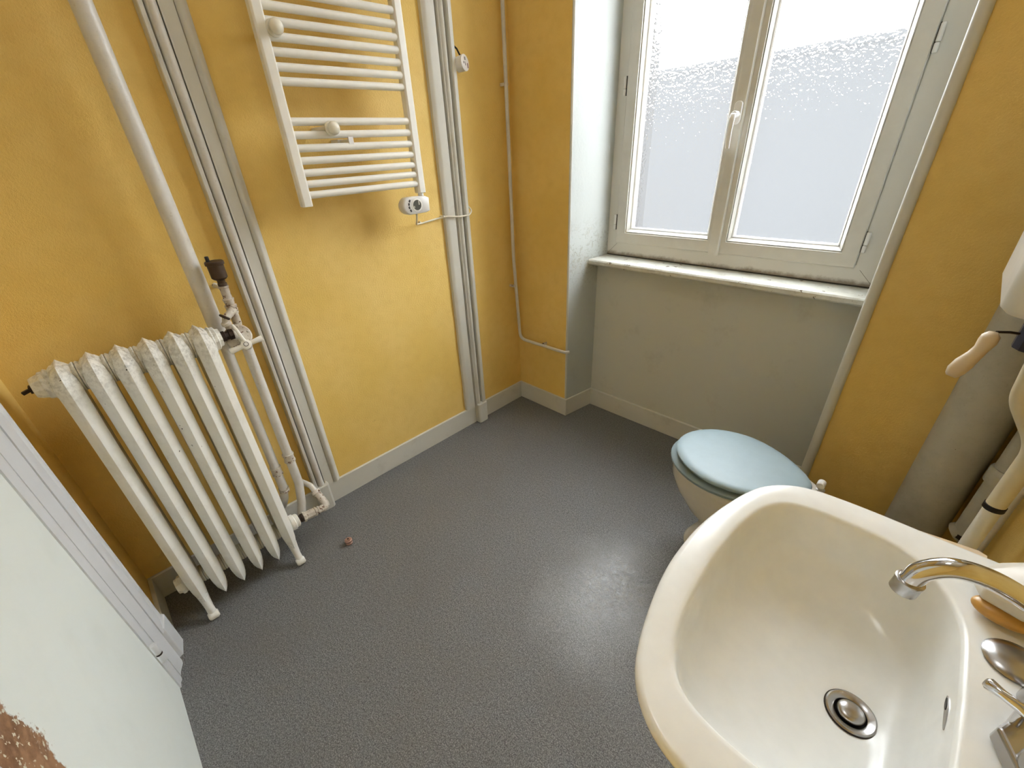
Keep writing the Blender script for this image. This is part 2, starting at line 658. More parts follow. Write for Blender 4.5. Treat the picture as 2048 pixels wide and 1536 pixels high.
# ------------------------------------------------------------------ shell
mb = MB().box(XL - 0.2, XR + 0.2, YB - 0.25, 2.0, -0.08, 0.0)
struct(build('floor', mb, M['floor'], smooth=0), 'grey speckled vinyl floor with a worn shiny patch and painted glare before the basin', 'floor')
mb = MB().box(XL - 0.2, XR + 0.2, YB - 0.25, 2.35, ZC, ZC + 0.1)
struct(build('ceiling', mb, M['ceiling'], smooth=0), 'plain white ceiling above the room', 'ceiling')
mb = MB().box(XL - 0.2, XL, YB - 0.25, 2.35, -0.02, ZC + 0.02)
struct(build('wall_left', mb, M['yellow'], smooth=0), 'yellow textured wall behind the cast iron radiator and towel rail', 'wall')
mb = MB().box(XR, XR + 0.2, YB - 0.25, 2.35, -0.02, ZC + 0.02)
struct(build('wall_right', mb, M['yellow'], smooth=0), 'yellow wall behind the basin and the toilet pipes', 'wall')

# window wall: block left of the recess, block right of it, lintel, panel under the sill
mb = MB()
mb.prism([(XL, YF), (RXL0, YF), (RXL1, YW), (RXL1 + 0.02, 2.35), (XL, 2.35)], 0.0, ZC, 'z', 0)
mb.prism([(RXR0, YF), (XR, YF), (XR, 2.35), (RXR1 - 0.02, 2.35), (RXR1, YW)], 0.0, ZC, 'z', 0)
mb.prism([(RXL0, YF), (RXR0, YF), (RXR1 - 0.02, 2.35), (RXL1 + 0.02, 2.35)], ZWT, ZC, 'z', 0)
wf = build('wall_front', mb, [M['yellow'], M['outer_render']], smooth=0)
for p in wf.data.polygons:
    n = p.normal
    if abs(n.y) < 0.9 or (n.z < -0.5):
        p.material_index = 1
struct(wf, 'yellow window wall with a white painted window recess', 'wall')
mb = MB()
mb.prism([(RXR0 - 0.0015, YF + 0.022), (RXR1 - 0.001, YW), (RXR1 - 0.004, YW), (RXR0 - 0.0045, YF + 0.022)], 0.0, ZWT - 0.001, 'z')
mb.prism([(RXL0 + 0.006, YF + 0.003), (RXR0 - 0.006, YF + 0.003), (RXR1 - 0.006, YW), (RXL1 + 0.006, YW)], ZWT - 0.004, ZWT - 0.001, 'z')
mb.prism([(RXL0 + 0.0015, YF + 0.002), (RXL0 + 0.0045, YF + 0.002), (RXL1 + 0.004, YW), (RXL1 + 0.001, YW)], 0.0, ZWT - 0.001, 'z')
build('reveal_lining', mb, M['reveal'], wf, smooth=0)
mb = MB().prism([(RXL1 - 0.006, YP), (RXR1 + 0.006, YP), (RXR1 + 0.001, 2.33), (RXL1 + 0.01, 2.33)], 0.0, 0.872, 'z')
ap = build('apron_panel', mb, M['white_wall'], wf, smooth=0)
ap['label'] = 'pale grey panel below the window sill'
# outside lower wall under the frame
mb = MB().box(RXL1 + 0.010, RXR1 - 0.010, YW + 0.062, 2.34, 0.873, 0.905)
build('outer_ledge', mb, M['outer_render'], wf, smooth=0)

# wall with the door
mb = MB()
mb.box(XL, 0.322, YB - 0.2, YB, 0, ZC)
mb.box(1.19, XR, YB - 0.2, YB, 0, ZC)
mb.box(0.322, 1.19, YB - 0.2, YB, 2.08, ZC)
struct(build('wall_back', mb, M['yellow'], smooth=0), 'narrow strip of shaded yellow wall between radiator corner and door frame', 'wall')

# ------------------------------------------------------------------ baseboards
def skirting(name, pts_list, label, parent=None):
    mb = MB()
    for pts in pts_list:
        mb.prism(pts, 0.0, 0.110, 'z')
    o = build(name, mb, M['trim'], parent, smooth=0, bevel=0.002)
    struct(o, label, 'baseboard')
    return o


T = 0.013
skirting('baseboard_left', [[(XL, YB), (XL + T, YB), (XL + T, 0.362), (XL, 0.362)]], 'white baseboard on the left wall behind the radiator')
skirting('baseboard_left', [[(XL, 0.425), (XL + T, 0.425), (XL + T, 1.342), (XL, 1.342)]], 'white baseboard between the two vertical door mouldings')
skirting('baseboard_left', [[(XL, 1.412), (XL + T, 1.412), (XL + T, YF - T), (XL, YF - T)]], 'short white baseboard between far moulding and room corner')
skirting('baseboard_front', [[(XL, YF - T), (RXL0 + T, YF - T), (RXL0 + T, YF + 0.001), (XL, YF + 0.001)],
                             [(RXL0 - 0.001, YF), (RXL0 + T, YF), (RXL1 + 0.004, YP), (RXL1 - 0.008, YP)]],
         'white baseboard turning round the left corner of the window recess')
skirting('baseboard_front', [[(RXL1 - 0.008, YP - T), (RXR1 + 0.004, YP - T), (RXR1 + 0.004, YP + 0.001), (RXL1 - 0.008, YP + 0.001)]],
         'long white baseboard under the window panel')
skirting('baseboard_front', [[(RXR0 + 0.02, YF - T), (XR, YF - T), (XR, YF), (RXR0 + 0.02, YF)]], 'white baseboard behind the toilet')
skirting('baseboard_back', [[(XL + T, YB), (0.232, YB), (0.232, YB + T), (XL + T, YB + T)]], 'dark little baseboard between radiator corner and door frame')

# ------------------------------------------------------------------ vertical door mouldings on the left wall
def arc(cx, cy_, r, a0, a1, n=6, sx=1.0):
    return [(cx + sx * r * math.cos(a0 + (a1 - a0) * k / n), cy_ + r * math.sin(a0 + (a1 - a0) * k / n)) for k in range(n + 1)]


t1 = thing('trim_1', (XL, 0.42, 0), 'white vertical door moulding right of the radiator pipes', 'moulding', None, 'structure')
B0 = XL
mb = MB()   # outer board with its strip
mb.prism([(B0, 0.3605), (B0 + 0.028, 0.3625), (B0 + 0.031, 0.365), (B0 + 0.031, 0.3735), (B0 + 0.027, 0.3765), (B0, 0.3765)], 0.13, ZC, 'z')
build('edge_strip', mb, M['trim'], t1, smooth=30)
mb = MB()
mb.prism([(B0, 0.3785), (B0 + 0.014, 0.3785)] + [(B0 + 0.016 + 0.019 * math.sin(PI * k / 14), 0.3795 + 0.030 * (1 - math.cos(PI * k / 14)) / 2) for k in range(15)] + [(B0 + 0.014, 0.4105), (B0, 0.4105)], 0.13, ZC, 'z')
build('round_moulding', mb, M['pipe'], t1, smooth=50)
mb = MB()
mb.prism([(B0, 0.4125), (B0 + 0.022, 0.4125), (B0 + 0.022, 0.4155), (B0 + 0.015, 0.4175), (B0 + 0.015, 0.4515), (B0, 0.4515)], 0.11, ZC, 'z')
build('flat_board', mb, M['trim'], t1, smooth=30)
mb = MB()
mb.prism([(B0, 0.453), (B0 + 0.011, 0.4532)] + [(B0 + 0.014 + 0.009 * math.sin(PI * k / 6), 0.455 + 0.024 * k / 6) for k in range(7)] + [(B0 + 0.008, 0.486), (B0, 0.486)], 0.11, ZC, 'z')
build('bead', mb, M['trim'], t1, smooth=50)
build('backing_board', MB().box(B0, B0 + 0.006, 0.3615, 0.4545, 0.12, ZC), M['gasket'], t1, smooth=0)
mb = MB()
mb.prism([(B0, 0.356), (B0 + 0.036, 0.360), (B0 + 0.044, 0.368), (B0 + 0.044, 0.414), (B0 + 0.036, 0.424), (B0, 0.424)], 0.0, 0.134, 'z')
build('plinth_block', mb, M['trim'], t1, smooth=0, bevel=0.003)

t2 = thing('trim_2', (XL, 1.34, 0), 'white vertical door moulding between towel rail and window corner', 'moulding', None, 'structure')
mb = MB()
mb.prism([(B0, 1.275), (B0 + 0.014, 1.277), (B0 + 0.022, 1.288), (B0 + 0.024, 1.296), (B0 + 0.024, 1.332), (B0 + 0.016, 1.337), (B0, 1.337)], 0.11, ZC, 'z')
build('flat_board', mb, M['trim'], t2, smooth=30)
mb = MB()
mb.prism([(B0, 1.3375), (B0 + 0.008, 1.3375), (B0 + 0.008, 1.343), (B0 + 0.027, 1.344), (B0 + 0.029, 1.348), (B0 + 0.026, 1.351), (B0, 1.352)], 0.12, ZC, 'z')
build('edge_strip', mb, M['trim'], t2, smooth=30)
mb = MB()
mb.prism([(B0, 1.3525)] + [(B0 + 0.020 + 0.009 * math.sin(PI * k / 8), 1.354 + 0.025 * k / 8) for k in range(9)] + [(B0, 1.3805)], 0.12, ZC, 'z')
build('round_moulding', mb, M['trim'], t2, smooth=50)
mb = MB()
mb.prism([(B0, 1.381), (B0 + 0.010, 1.381), (B0 + 0.010, 1.387), (B0 + 0.030, 1.388), (B0 + 0.034, 1.392), (B0 + 0.034, 1.408), (B0 + 0.028, 1.413), (B0, 1.413)], 0.12, ZC, 'z')
build('outer_strip', mb, M['trim'], t2, smooth=30)
mb = MB()
mb.prism([(B0, 1.343), (B0 + 0.040, 1.345), (B0 + 0.046, 1.352), (B0 + 0.046, 1.402), (B0 + 0.036, 1.414), (B0, 1.414)], 0.0, 0.124, 'z')
build('plinth_block', mb, M['trim'], t2, smooth=0, bevel=0.003)

# rounded corner moulding at the right edge of the window recess
mb = MB()
pts = [(RXR0 - 0.004, YF + 0.02), (RXR0 - 0.012, YF + 0.004)] + [(RXR0 + 0.004 + 0.016 * math.cos(a), YF - 0.004 + 0.014 * math.sin(a)) for a in [PI + k * PI / 8 for k in range(9)]] + [(RXR0 + 0.020, YF + 0.001), (RXR0 + 0.0, YF + 0.001)]
mb.prism(pts, 0.0, ZC, 'z')
t3 = build('trim_3', mb, M['trim'], smooth=50)
struct(t3, 'rounded white corner moulding right of the window', 'moulding')
# thin wooden corner edge on the left corner of the recess
mb = MB()
mb.prism([(RXL0 - 0.006, YF - 0.0015), (RXL0 + 0.001, YF - 0.004), (RXL0 + 0.0055, YF + 0.001), (RXL0 + 0.004, YF + 0.006), (RXL0 - 0.006, YF + 0.0005)], 0.11, ZC, 'z')
struct(build('trim_4', mb, M['trim'], smooth=50), 'thin pale edge moulding on the left corner of the recess', 'moulding')

# ------------------------------------------------------------------ window
win = thing('window_1', (0.966, YW, 0.905), 'white plastic double window with pebbled frosted panes', 'window', None, 'structure')
FX0, FX1, FZ0, FZ1 = 0.399, 1.540, 0.911, 2.545
mb = MB().ring(FX0, FX1, FZ0, FZ1, [(0, YW), (0, YW + 0.06), (0.075, YW + 0.06), (0.075, YW + 0.004), (0.071, YW)])
build('frame', mb, M['frame'], win, smooth=20)
# mitre lines in the frame corners
mb = MB().box(FX0 - 0.003, FX1 + 0.011, YW + 0.001, YW + 0.05, FZ0 - 0.0055, FZ0 + 0.001)
build('bottom_seal', mb, M['gasket'], win, smooth=0)
mb = MB()
for (cx_, cz_, dx_, dz_) in ((FX0, FZ0, 1, 1), (FX1, FZ0, -1, 1)):
    a = Vector((cx_, YW - 0.0004, cz_)); b = Vector((cx_ + dx_ * 0.056, YW - 0.0004, cz_ + dz_ * 0.056))
    d_ = Vector((-dz_, 0, dx_)).normalized() * 0.0005
    mb.add([a - d_, b - d_, b + d_, a + d_, (a - d_) + V(0, 0.001, 0), (b - d_) + V(0, 0.001, 0), (b + d_) + V(0, 0.001, 0), (a + d_) + V(0, 0.001, 0)],
           [(0, 1, 2, 3), (4, 7, 6, 5), (0, 4, 5, 1), (1, 5, 6, 2), (2, 6, 7, 3), (3, 7, 4, 0)])
build('mitre_joint', mb, M['gasket'], win, smooth=0)
# dark gap between frame and right reveal
mb = MB().box(FX1, RXR1 + 0.004, YW + 0.004, YW + 0.05, FZ0 - 0.006, FZ1)
build('side_seal', mb, M['gasket'], win, smooth=0)
mb = MB().box(RXL1 + 0.003, FX0, YW + 0.004, YW + 0.05, FZ0 - 0.006, FZ1)
build('side_seal', mb, M['gasket'], win, smooth=0)

YS = YW - 0.009
def sash(x0, x1, il, ir):
    """sash with its own stile widths left and right"""
    z0, z1 = 0.972, 2.485
    def lp(k, y):
        kl, kr, kz = k * il / 0.072, k * ir / 0.072, k
        return [(x0 + kl, y, z0 + kz), (x1 - kr, y, z0 + kz), (x1 - kr, y, z1 - kz), (x0 + kl, y, z1 - kz)]
    prof = [(0, YS + 0.003), (0, YW + 0.05), (0.072, YW + 0.05), (0.072, YW + 0.018), (0.056, YW - 0.004), (0.052, YW + 0.0005), (0.0505, YS), (0.003, YS)]
    mb = MB().loft([lp(k, y) for k, y in prof + [prof[0]]], cap0=False, cap1=False)
    s = build('sash', mb, M['pvc'], win, smooth=20)
    X0, X1, Z0, Z1 = x0 + il - 0.002, x1 - ir + 0.002, z0 + 0.070, z1 - 0.070
    mb = MB().ring(X0, X1, Z0, Z1, [(0, YW + 0.012), (0, YW + 0.024), (0.005, YW + 0.024), (0.005, YW + 0.016)])
    build('glazing_gasket', mb, M['plastic'], s, smooth=0)
    pn = build('pane', MB().box(X0, X1, YW + 0.025, YW + 0.029, Z0, Z1), [M['glass'], M['pane_back']], s, smooth=0)
    for p in pn.data.polygons:
        p.material_index = 0 if p.normal.y < -0.9 else 1
    return s


sash(0.450, 0.9505, 0.072, 0.046)
sash(0.9535, 1.4655, 0.060, 0.072)
mb = MB()
mb.prism([(0.930, YS), (0.934, YS - 0.012), (0.940, YS - 0.014), (0.966, YS - 0.014), (0.972, YS - 0.012), (0.976, YS)], 0.966, 2.49, 'z')
build('astragal', mb, M['pvc'], win, smooth=30)
# handle
hp = build('handle_plate', MB().prism([(0.953 + 0.0145 * math.cos(a), 1.495 + (0.024 if math.sin(a) > 0 else -0.024) + 0.0145 * math.sin(a)) for a in [2 * PI * k / 24 for k in range(24)]], YS - 0.023, YS - 0.0135, 'y'), M['plastic'], win, smooth=40, bevel=0.002)
mb = MB()
mb.lathe([(0.0115, 0), (0.0115, 0.026), (0.010, 0.028)], (0.953, YS - 0.023, 1.490), (0, -1, 0), 20)
hx, hy = 0.953, YS - 0.050
pth = [(hx, hy + 0.004, 1.496), (hx, hy - 0.006, 1.490), (hx, hy - 0.012, 1.470), (hx, hy - 0.014, 1.440), (hx, hy - 0.011, 1.405), (hx, hy - 0.006, 1.378)]
loops = []
for k, p in enumerate(pth):
    wx = [0.008, 0.0105, 0.0105, 0.0095, 0.009, 0.0075][k]; wy = 0.0055
    loops.append([(p[0] + wx * math.cos(2 * PI * i / 16), p[1] + wy * math.sin(2 * PI * i / 16), p[2]) for i in range(16)])
mb.loft(loops)
build('handle_lever', mb, M['plastic'], hp, smooth=60)
# hinges
for (hx_, hz_) in ((1.4665, 1.030), (1.4665, 1.600), (0.449, 1.035), (0.449, 1.600)):
    sgn = 1 if hx_ > 1 else -1
    mb = MB()
    mb.lathe([(0.0055, 0), (0.0065, 0.002), (0.0065, 0.042), (0.0055, 0.044)], (hx_ + sgn * 0.0085, YW - 0.009, hz_ + 0.026), (0, 0, 1), 12)
    mb.lathe([(0.0055, 0), (0.0065, 0.002), (0.0065, 0.022), (0.0055, 0.024)], (hx_ + sgn * 0.0085, YW - 0.009, hz_), (0, 0, 1), 12)
    h = build('hinge', mb, M['plastic'], win, smooth=40)
    mb = MB().box(min(hx_, hx_ + sgn * 0.003), max(hx_, hx_ + sgn * 0.003), YS - 0.0004, YW - 0.002, hz_, hz_ + 0.072)
    build('hinge_gap_shade', mb, M['gasket'], h, smooth=0)  # dark strip in the gap, standing in for the hinge's shadow
# sill
mb = MB().prism([(1.893, 0.876), (1.888, 0.882), (1.888, 0.897), (1.893, 0.903), (YW + 0.03, 0.905), (YW + 0.03, 0.876)], RXL0 + 0.024, RXR0 - 0.008, 'x')
sl = build('window_sill', mb, M['sill'], win, smooth=30)
sl['label'] = 'white inner sill with flaking paint along its edge'

# ------------------------------------------------------------------ door beside the camera
door = thing('door_1', (0.77, YB, 0), 'white painted door with paint worn off near its edge', 'door', None, 'structure')
YD = -0.291
build('door_leaf', MB().box(0.432, 1.175, YD - 0.035, YD, 0.006, 2.06), M['door'], door, smooth=0, bevel=0.002)
build('casing_board', MB().prism([(0.248, YB), (0.326, YB), (0.326, YB + 0.009), (0.318, YB + 0.0125), (0.270, YB + 0.0125), (0.266, YB + 0.017), (0.258, YB + 0.019), (0.250, YB + 0.015)], 0.14, 2.15, 'z'), M['door_trim'], door, smooth=30)
build('casing_inner_strip', MB().prism([(0.3265, YB - 0.03), (0.3265, YB + 0.002), (0.332, YB + 0.007), (0.345, YB + 0.007), (0.360, YB + 0.001), (0.372, YB - 0.004), (0.386, YB - 0.006), (0.386, YB - 0.03)], 0.0, 2.12, 'z'), M['door_trim'], door, smooth=30)
build('jamb_strip', MB().prism([(0.3865, YB - 0.03), (0.3865, YB - 0.009), (0.392, YB - 0.0065), (0.404, YB - 0.0065), (0.412, YB - 0.011), (0.430, YB - 0.013), (0.430, YB - 0.03)], 0.0, 2.08, 'z'), M['door_trim'], door, smooth=30)
build('plinth_block', MB().prism([(0.240, YB), (0.244, YB + 0.021), (0.254, YB + 0.026), (0.312, YB + 0.016), (0.318, YB)], 0.0, 0.150, 'z'), M['door_trim'], door, smooth=0, bevel=0.003)
build('casing_board', MB().box(0.250, 1.26, YB, YB + 0.014, 2.085, 2.16), M['door_trim'], door, smooth=0)
build('casing_board', MB().box(1.178, 1.26, YB, YB + 0.014, 0.0, 2.085), M['door_trim'], door, smooth=0)
mb = MB()
mb.lathe([(0.007, 0), (0.0095, 0.003), (0.0095, 0.040), (0.008, 0.042)], (0.424, YD + 0.010, 0.175), (0, 0, 1), 14)
mb.lathe([(0.008, 0), (0.0095, 0.002), (0.0095, 0.033), (0.007, 0.036)], (0.424, YD + 0.010, 0.136), (0, 0, 1), 14)
hg = build('hinge', mb, M['door_trim'], door, smooth=40)
build('hinge_pin', MB().lathe([(0.0092, 0), (0.0092, 0.005)], (0.424, YD + 0.010, 0.1705), (0, 0, 1), 12), M['rust'], hg, smooth=40)


# ------------------------------------------------------------------ cast iron radiator
NS, PITCH, Y0R = 6, 0.0635, -0.1455
XC, ZT, ZB = 0.165, 0.955, 0.150       # hub axes
rad = thing('cast_iron_radiator', (XC, 0.013, 0), 'old cast iron radiator in chipped white paint, six columns', 'radiator')


def rad_section(yc, first, last):
    """one column: ridged front, pointed chin and shoulder, seen in loops along z"""
    rows = [  # z, front reach, back reach, half width
        (0.064, 0.060, 0.030, 0.0030), (0.074, 0.067, 0.045, 0.0110), (0.094, 0.071, 0.058, 0.0165), (0.125, 0.072, 0.064, 0.0205),
        (0.180, 0.072, 0.066, 0.0237), (0.30, 0.071, 0.066, 0.0240), (0.50, 0.071, 0.066, 0.0240), (0.70, 0.071, 0.066, 0.0240),
        (0.860, 0.072, 0.066, 0.0246), (0.915, 0.074, 0.066, 0.0255), (0.950, 0.074, 0.064, 0.0265), (0.973, 0.069, 0.058, 0.0235),
        (0.990, 0.061, 0.050, 0.0160), (1.001, 0.052, 0.040, 0.0065), (1.005, 0.046, 0.034, 0.0015)]
    loops = []
    for z, f, b, w in rows:
        jit = random.uniform(-0.0002, 0.0002)
        loops.append([(XC + f, yc + jit, z), (XC + f - 0.0025, yc + w * 0.16, z), (XC + f * 0.66, yc + w, z), (XC - b * 0.55, yc + w, z),
                      (XC - b + 0.004, yc + w * 0.4, z), (XC - b, yc, z), (XC - b + 0.004, yc - w * 0.4, z), (XC - b * 0.55, yc - w, z),
                      (XC + f * 0.66, yc - w, z), (XC + f - 0.0025, yc - w * 0.16, z)])
    mb = MB().loft(loops)
    h = PITCH / 2
    for zz, rr in ((ZT, 0.045), (ZB, 0.036)):
        mb.lathe([(rr - 0.006, -h + 0.0006), (rr - 0.004, -h + 0.004), (rr - 0.008, -h + 0.010), (rr, -0.014), (rr + 0.002, 0), (rr, 0.014), (rr - 0.008, h - 0.010), (rr - 0.004, h - 0.004), (rr - 0.006, h - 0.0006)],
                 (XC, yc, zz), (0, 1, 0), 24)
    if first or last:
        mb.loft([[(XC + 0.050 + 0.020 * c * s_, yc + 0.014 * sn * s_, z) for c, sn in [(math.cos(2 * PI * k / 12), math.sin(2 * PI * k / 12)) for k in range(12)]]
                 for z, s_ in ((0.10, 1.0), (0.070, 0.85))] , mi=0)
    return mb


for i in range(NS):
    s = build('column', rad_section(Y0R + i * PITCH, i == 0, i == NS - 1), M['radiator'], rad, smooth=32)
    if i in (0, NS - 1):
        yc = Y0R + i * PITCH
        mb = MB()
        mb.tube([(XC + 0.046, yc, 0.105), (XC + 0.054, yc, 0.075), (XC + 0.064, yc, 0.045), (XC + 0.075, yc, 0.016)], [0.018, 0.0150, 0.0130, 0.0140], 16)
        mb.lathe([(0.0115, -0.0165), (0.0160, -0.011), (0.0160, 0.011), (0.0115, 0.0165)], (XC + 0.077, yc, 0.0160), (0, 1, 0), 18)
        build('foot', mb, M['radiator'], s, smooth=50)
ye = Y0R - PITCH / 2
mb = MB().lathe([(0.038, -0.001), (0.038, 0.008), (0.033, 0.012), (0.030, 0.024), (0.026, 0.030)], (XC, ye, ZT), (0, -1, 0), 8)
pl = build('end_plug', mb, M['radiator'], rad, smooth=25)
mb = MB().box(XC - 0.009, XC + 0.009, ye - 0.037, ye - 0.029, ZT - 0.009, ZT + 0.009)
mb.obox((XC + 0.006, ye - 0.040, ZT + 0.000), (0.005, 0.012, 0.004), Matrix.Rotation(0.3, 3, 'X'))
build('plug_key', mb, M['rust'], pl, smooth=0)
mb = MB().lathe([(0.034, -0.001), (0.034, 0.008), (0.028, 0.012), (0.026, 0.020)], (XC, ye, ZB), (0, -1, 0), 8)
build('end_plug', mb, M['radiator'], rad, smooth=25)
yr = Y0R + (NS - 1) * PITCH + PITCH / 2
mb = MB().lathe([(0.038, -0.001), (0.038, 0.009), (0.030, 0.013), (0.028, 0.022)], (XC, yr, ZT), (0, 1, 0), 8)
build('end_bush', mb, M['radiator'], rad, smooth=25)
mb = MB().lathe([(0.033, -0.001), (0.033, 0.012), (0.028, 0.015), (0.028, 0.026), (0.022, 0.030)], (XC, yr, ZB), (0, 1, 0), 24)
build('end_bush', mb, M['radiator'], rad, smooth=35)

# ------------------------------------------------------------------ radiator valve with T handle, disc and elbow
vz = ZT
valve = thing('radiator_valve', (XC, 0.25, vz), 'painted radiator valve with a white T-shaped handle and round disc', 'valve')
mb = MB().lathe([(0.017, 0), (0.017, 0.010), (0.014, 0.012), (0.014, 0.020), (0.018, 0.022), (0.018, 0.034)], (XC, yr + 0.024, vz), (0, 1, 0), 8)
build('union_nut', mb, M['rust'], valve, smooth=25)
DX, DY, DZ = 0.158, 0.274, 0.940          # disc centre
dn = Vector((0.80, -0.22, 0.50)).normalized()
mb = MB().lathe([(0.037, -0.006), (0.040, -0.004), (0.040, 0.003), (0.037, 0.0055), (0.018, 0.0065), (0.012, 0.010)], (DX, DY, DZ), dn, 32)
dsc = build('disc', mb, M['fitting'], valve, smooth=30)
du = dn.orthogonal().normalized(); dw = dn.cross(du)
for k in range(6):
    a = 2 * PI * k / 6 + 0.4
    build('rivet', MB().ball(Vector((DX, DY, DZ)) + dn * 0.0055 + du * 0.032 * math.cos(a) + dw * 0.032 * math.sin(a), 0.0035, segs=8, rings=6), M['fitting'], dsc, smooth=60)
mb = MB().tube([(XC, yr + 0.05, vz), (DX, DY, DZ), (DX - 0.03, DY + 0.01, DZ - 0.01)], 0.016, 16)
build('body', mb, M['fitting'], valve, smooth=50)
hc = Vector((0.202, 0.280, 0.921))
sd = (hc - Vector((DX, DY, DZ))).normalized()
mb = MB().tube([Vector((DX, DY, DZ)) + sd * 0.004, hc - sd * 0.006], 0.008, 14)
mb.lathe([(0.012, -0.014), (0.0155, -0.010), (0.0155, 0.008), (0.0125, 0.010)], hc, dn, 20)
stem = build('stem', mb, M['enamel'], valve, smooth=40)
hd = (Vector((0.0, 1.0, 0.10)) - dn * Vector((0.0, 1.0, 0.10)).dot(dn)).normalized()
mb = MB()
for sg in (-1, 1):
    mb.tube([hc + hd * sg * 0.008, hc + hd * sg * 0.020, hc + hd * sg * 0.049, hc + hd * sg * 0.051], [0.0085, 0.0078, 0.0098, 0.0085], 14)
mb.tube([hc + V(0, 0.0, 0.008), hc + V(-0.004, -0.004, 0.022), hc + V(-0.022, -0.008, 0.048), hc + V(-0.042, -0.010, 0.060)], [0.006, 0.0055, 0.005, 0.004], 10)
th = build('t_handle', mb, M['enamel'], valve, smooth=50)
mb = MB().lathe([(0.0075, 0), (0.0075, 0.0008)], hc + dn * 0.0100, dn, 20)
ct = build('cap_ring', mb, M['black'], th, smooth=0)
build('cap_screw', MB().lathe([(0.0058, 0.0006), (0.0058, 0.0016)], hc + dn * 0.0102, dn, 20), M['plastic'], th, smooth=0)
# elbow above the disc
mb = MB().tube(fillet([(DX - 0.004, DY - 0.012, DZ + 0.028), (DX + 0.002, DY - 0.020, DZ + 0.062), (DX - 0.020, DY + 0.018, DZ + 0.082)], 0.02, 6), 0.0115, 14)
mb.lathe([(0.0125, -0.006), (0.015, -0.004), (0.015, 0.004), (0.0125, 0.006)], (DX + 0.0, DY - 0.018, DZ + 0.050), (0.1, -0.2, 1), 14)
build('elbow', mb, M['fitting'], valve, smooth=45)
build('rust_ring', MB().lathe([(0.0128, -0.003), (0.0158, -0.001), (0.0158, 0.003), (0.0128, 0.005)], (DX + 0.001, DY - 0.0165, DZ + 0.070), (-0.1, 0.8, 0.9), 14), M['rust'], valve, smooth=45)

# ------------------------------------------------------------------ automatic air vent on its stem
av = thing('air_vent', (0.125, 0.285, 1.0), 'dark brown automatic air vent on a painted threaded stem', 'air vent')
ax = Vector((0.03, 0.03, 1)).normalized()
P0 = Vector((0.120, 0.293, 0.975))
mb = MB().lathe([(0.012, -0.010), (0.013, 0.0), (0.013, 0.030), (0.0155, 0.031), (0.0155, 0.038), (0.012, 0.039), (0.0165, 0.041), (0.0165, 0.048), (0.013, 0.049), (0.0175, 0.052),
                 (0.0175, 0.058), (0.0125, 0.060), (0.0145, 0.066), (0.0155, 0.074), (0.0165, 0.076), (0.0165, 0.079), (0.0130, 0.081), (0.0130, 0.114), (0.0150, 0.116), (0.0150, 0.120), (0.012, 0.121)], P0, (0, 0, 1), 24)
build('stem', mb, M['fitting'], av, smooth=30)
P1 = P0 + V(0, 0, 0.121)
mb = MB().lathe([(0.0130, 0), (0.0130, 0.008), (0.0115, 0.009), (0.0115, 0.018), (0.018, 0.021), (0.0225, 0.026), (0.0230, 0.064), (0.0265, 0.065), (0.0265, 0.073), (0.024, 0.076), (0.006, 0.078)], P1, (0, 0, 1), 28)
cap = build('float_chamber', mb, M['bronze'], av, smooth=30)
build('vent_cap', MB().lathe([(0.0055, 0), (0.0055, 0.016), (0.0045, 0.017)], P1 + V(0.002, -0.015, 0.075), (0, 0, 1), 14), M['black'], cap, smooth=35)
mb = MB().tube([(XL, 0.295, 1.075), (0.06, 0.294, 1.078), (0.110, 0.293, 1.080)], 0.0055, 10)
mb.lathe([(0.009, 0), (0.009, 0.003), (0.006, 0.005)], (XL, 0.295, 1.075), (1, 0, 0), 14)
build('wall_stay', mb, M['fitting'], av, smooth=40)

# ------------------------------------------------------------------ heating pipes on the left wall
hr = thing('heating_riser', (0.066, 0.24, 0), 'thick white riser pipe running from the ceiling down behind the radiator end', 'pipe')
mb = MB().tube([(0.066, 0.2405, 0.925), (0.066, 0.2405, 1.4), (0.062, 0.236, ZC)], 0.0235, 28)
build('riser_tube', mb, M['pipe'], hr, smooth=60)
mb = MB().tube(fillet([(0.072, 0.2415, 0.925), (0.072, 0.2405, 0.262), (0.060, 0.230, 0.20), (0.02, 0.220, 0.14), (XL, 0.220, 0.13)], 0.02, 6), 0.0165, 20)
build('lower_tube', mb, M['pipe'], hr, smooth=60)
for z in (0.330, 0.240):
    build('coupling', MB().lathe([(0.0165, 0), (0.0205, 0.001), (0.0205, 0.005), (0.0190, 0.006), (0.0190, 0.034), (0.0205, 0.035), (0.0205, 0.039), (0.0165, 0.040)] if z > 0.3 else
                                 [(0.0165, 0), (0.0195, 0.001), (0.0195, 0.006), (0.0165, 0.008), (0.0165, 0.013), (0.0195, 0.014), (0.0195, 0.019), (0.0165, 0.020)], (0.072, 0.2405, z), (0, 0, 1), 24), M['fitting'], hr, smooth=30)

hpB = thing('heating_pipe', (0.085, 0.30, 0), 'white heating pipe under the T handle valve, bending to the radiator foot', 'pipe')
mb = MB().tube(fillet([(DX - 0.035, DY + 0.018, DZ - 0.005), (0.085, 0.300, 0.900), (0.085, 0.2975, 0.255), (0.098, 0.278, 0.165), (0.105, 0.262, 0.120)], [0.03, 0.03, 0.02], 6), 0.0170, 20)
build('tube', mb, M['pipe'], hpB, smooth=60)
build('coupling', MB().lathe([(0.0165, 0), (0.0215, 0.001), (0.0215, 0.008), (0.0190, 0.009), (0.0190, 0.030), (0.0215, 0.031), (0.0215, 0.038), (0.0165, 0.039)], (0.085, 0.2975, 0.372), (0, 0, 1), 24), M['fitting'], hpB, smooth=30)

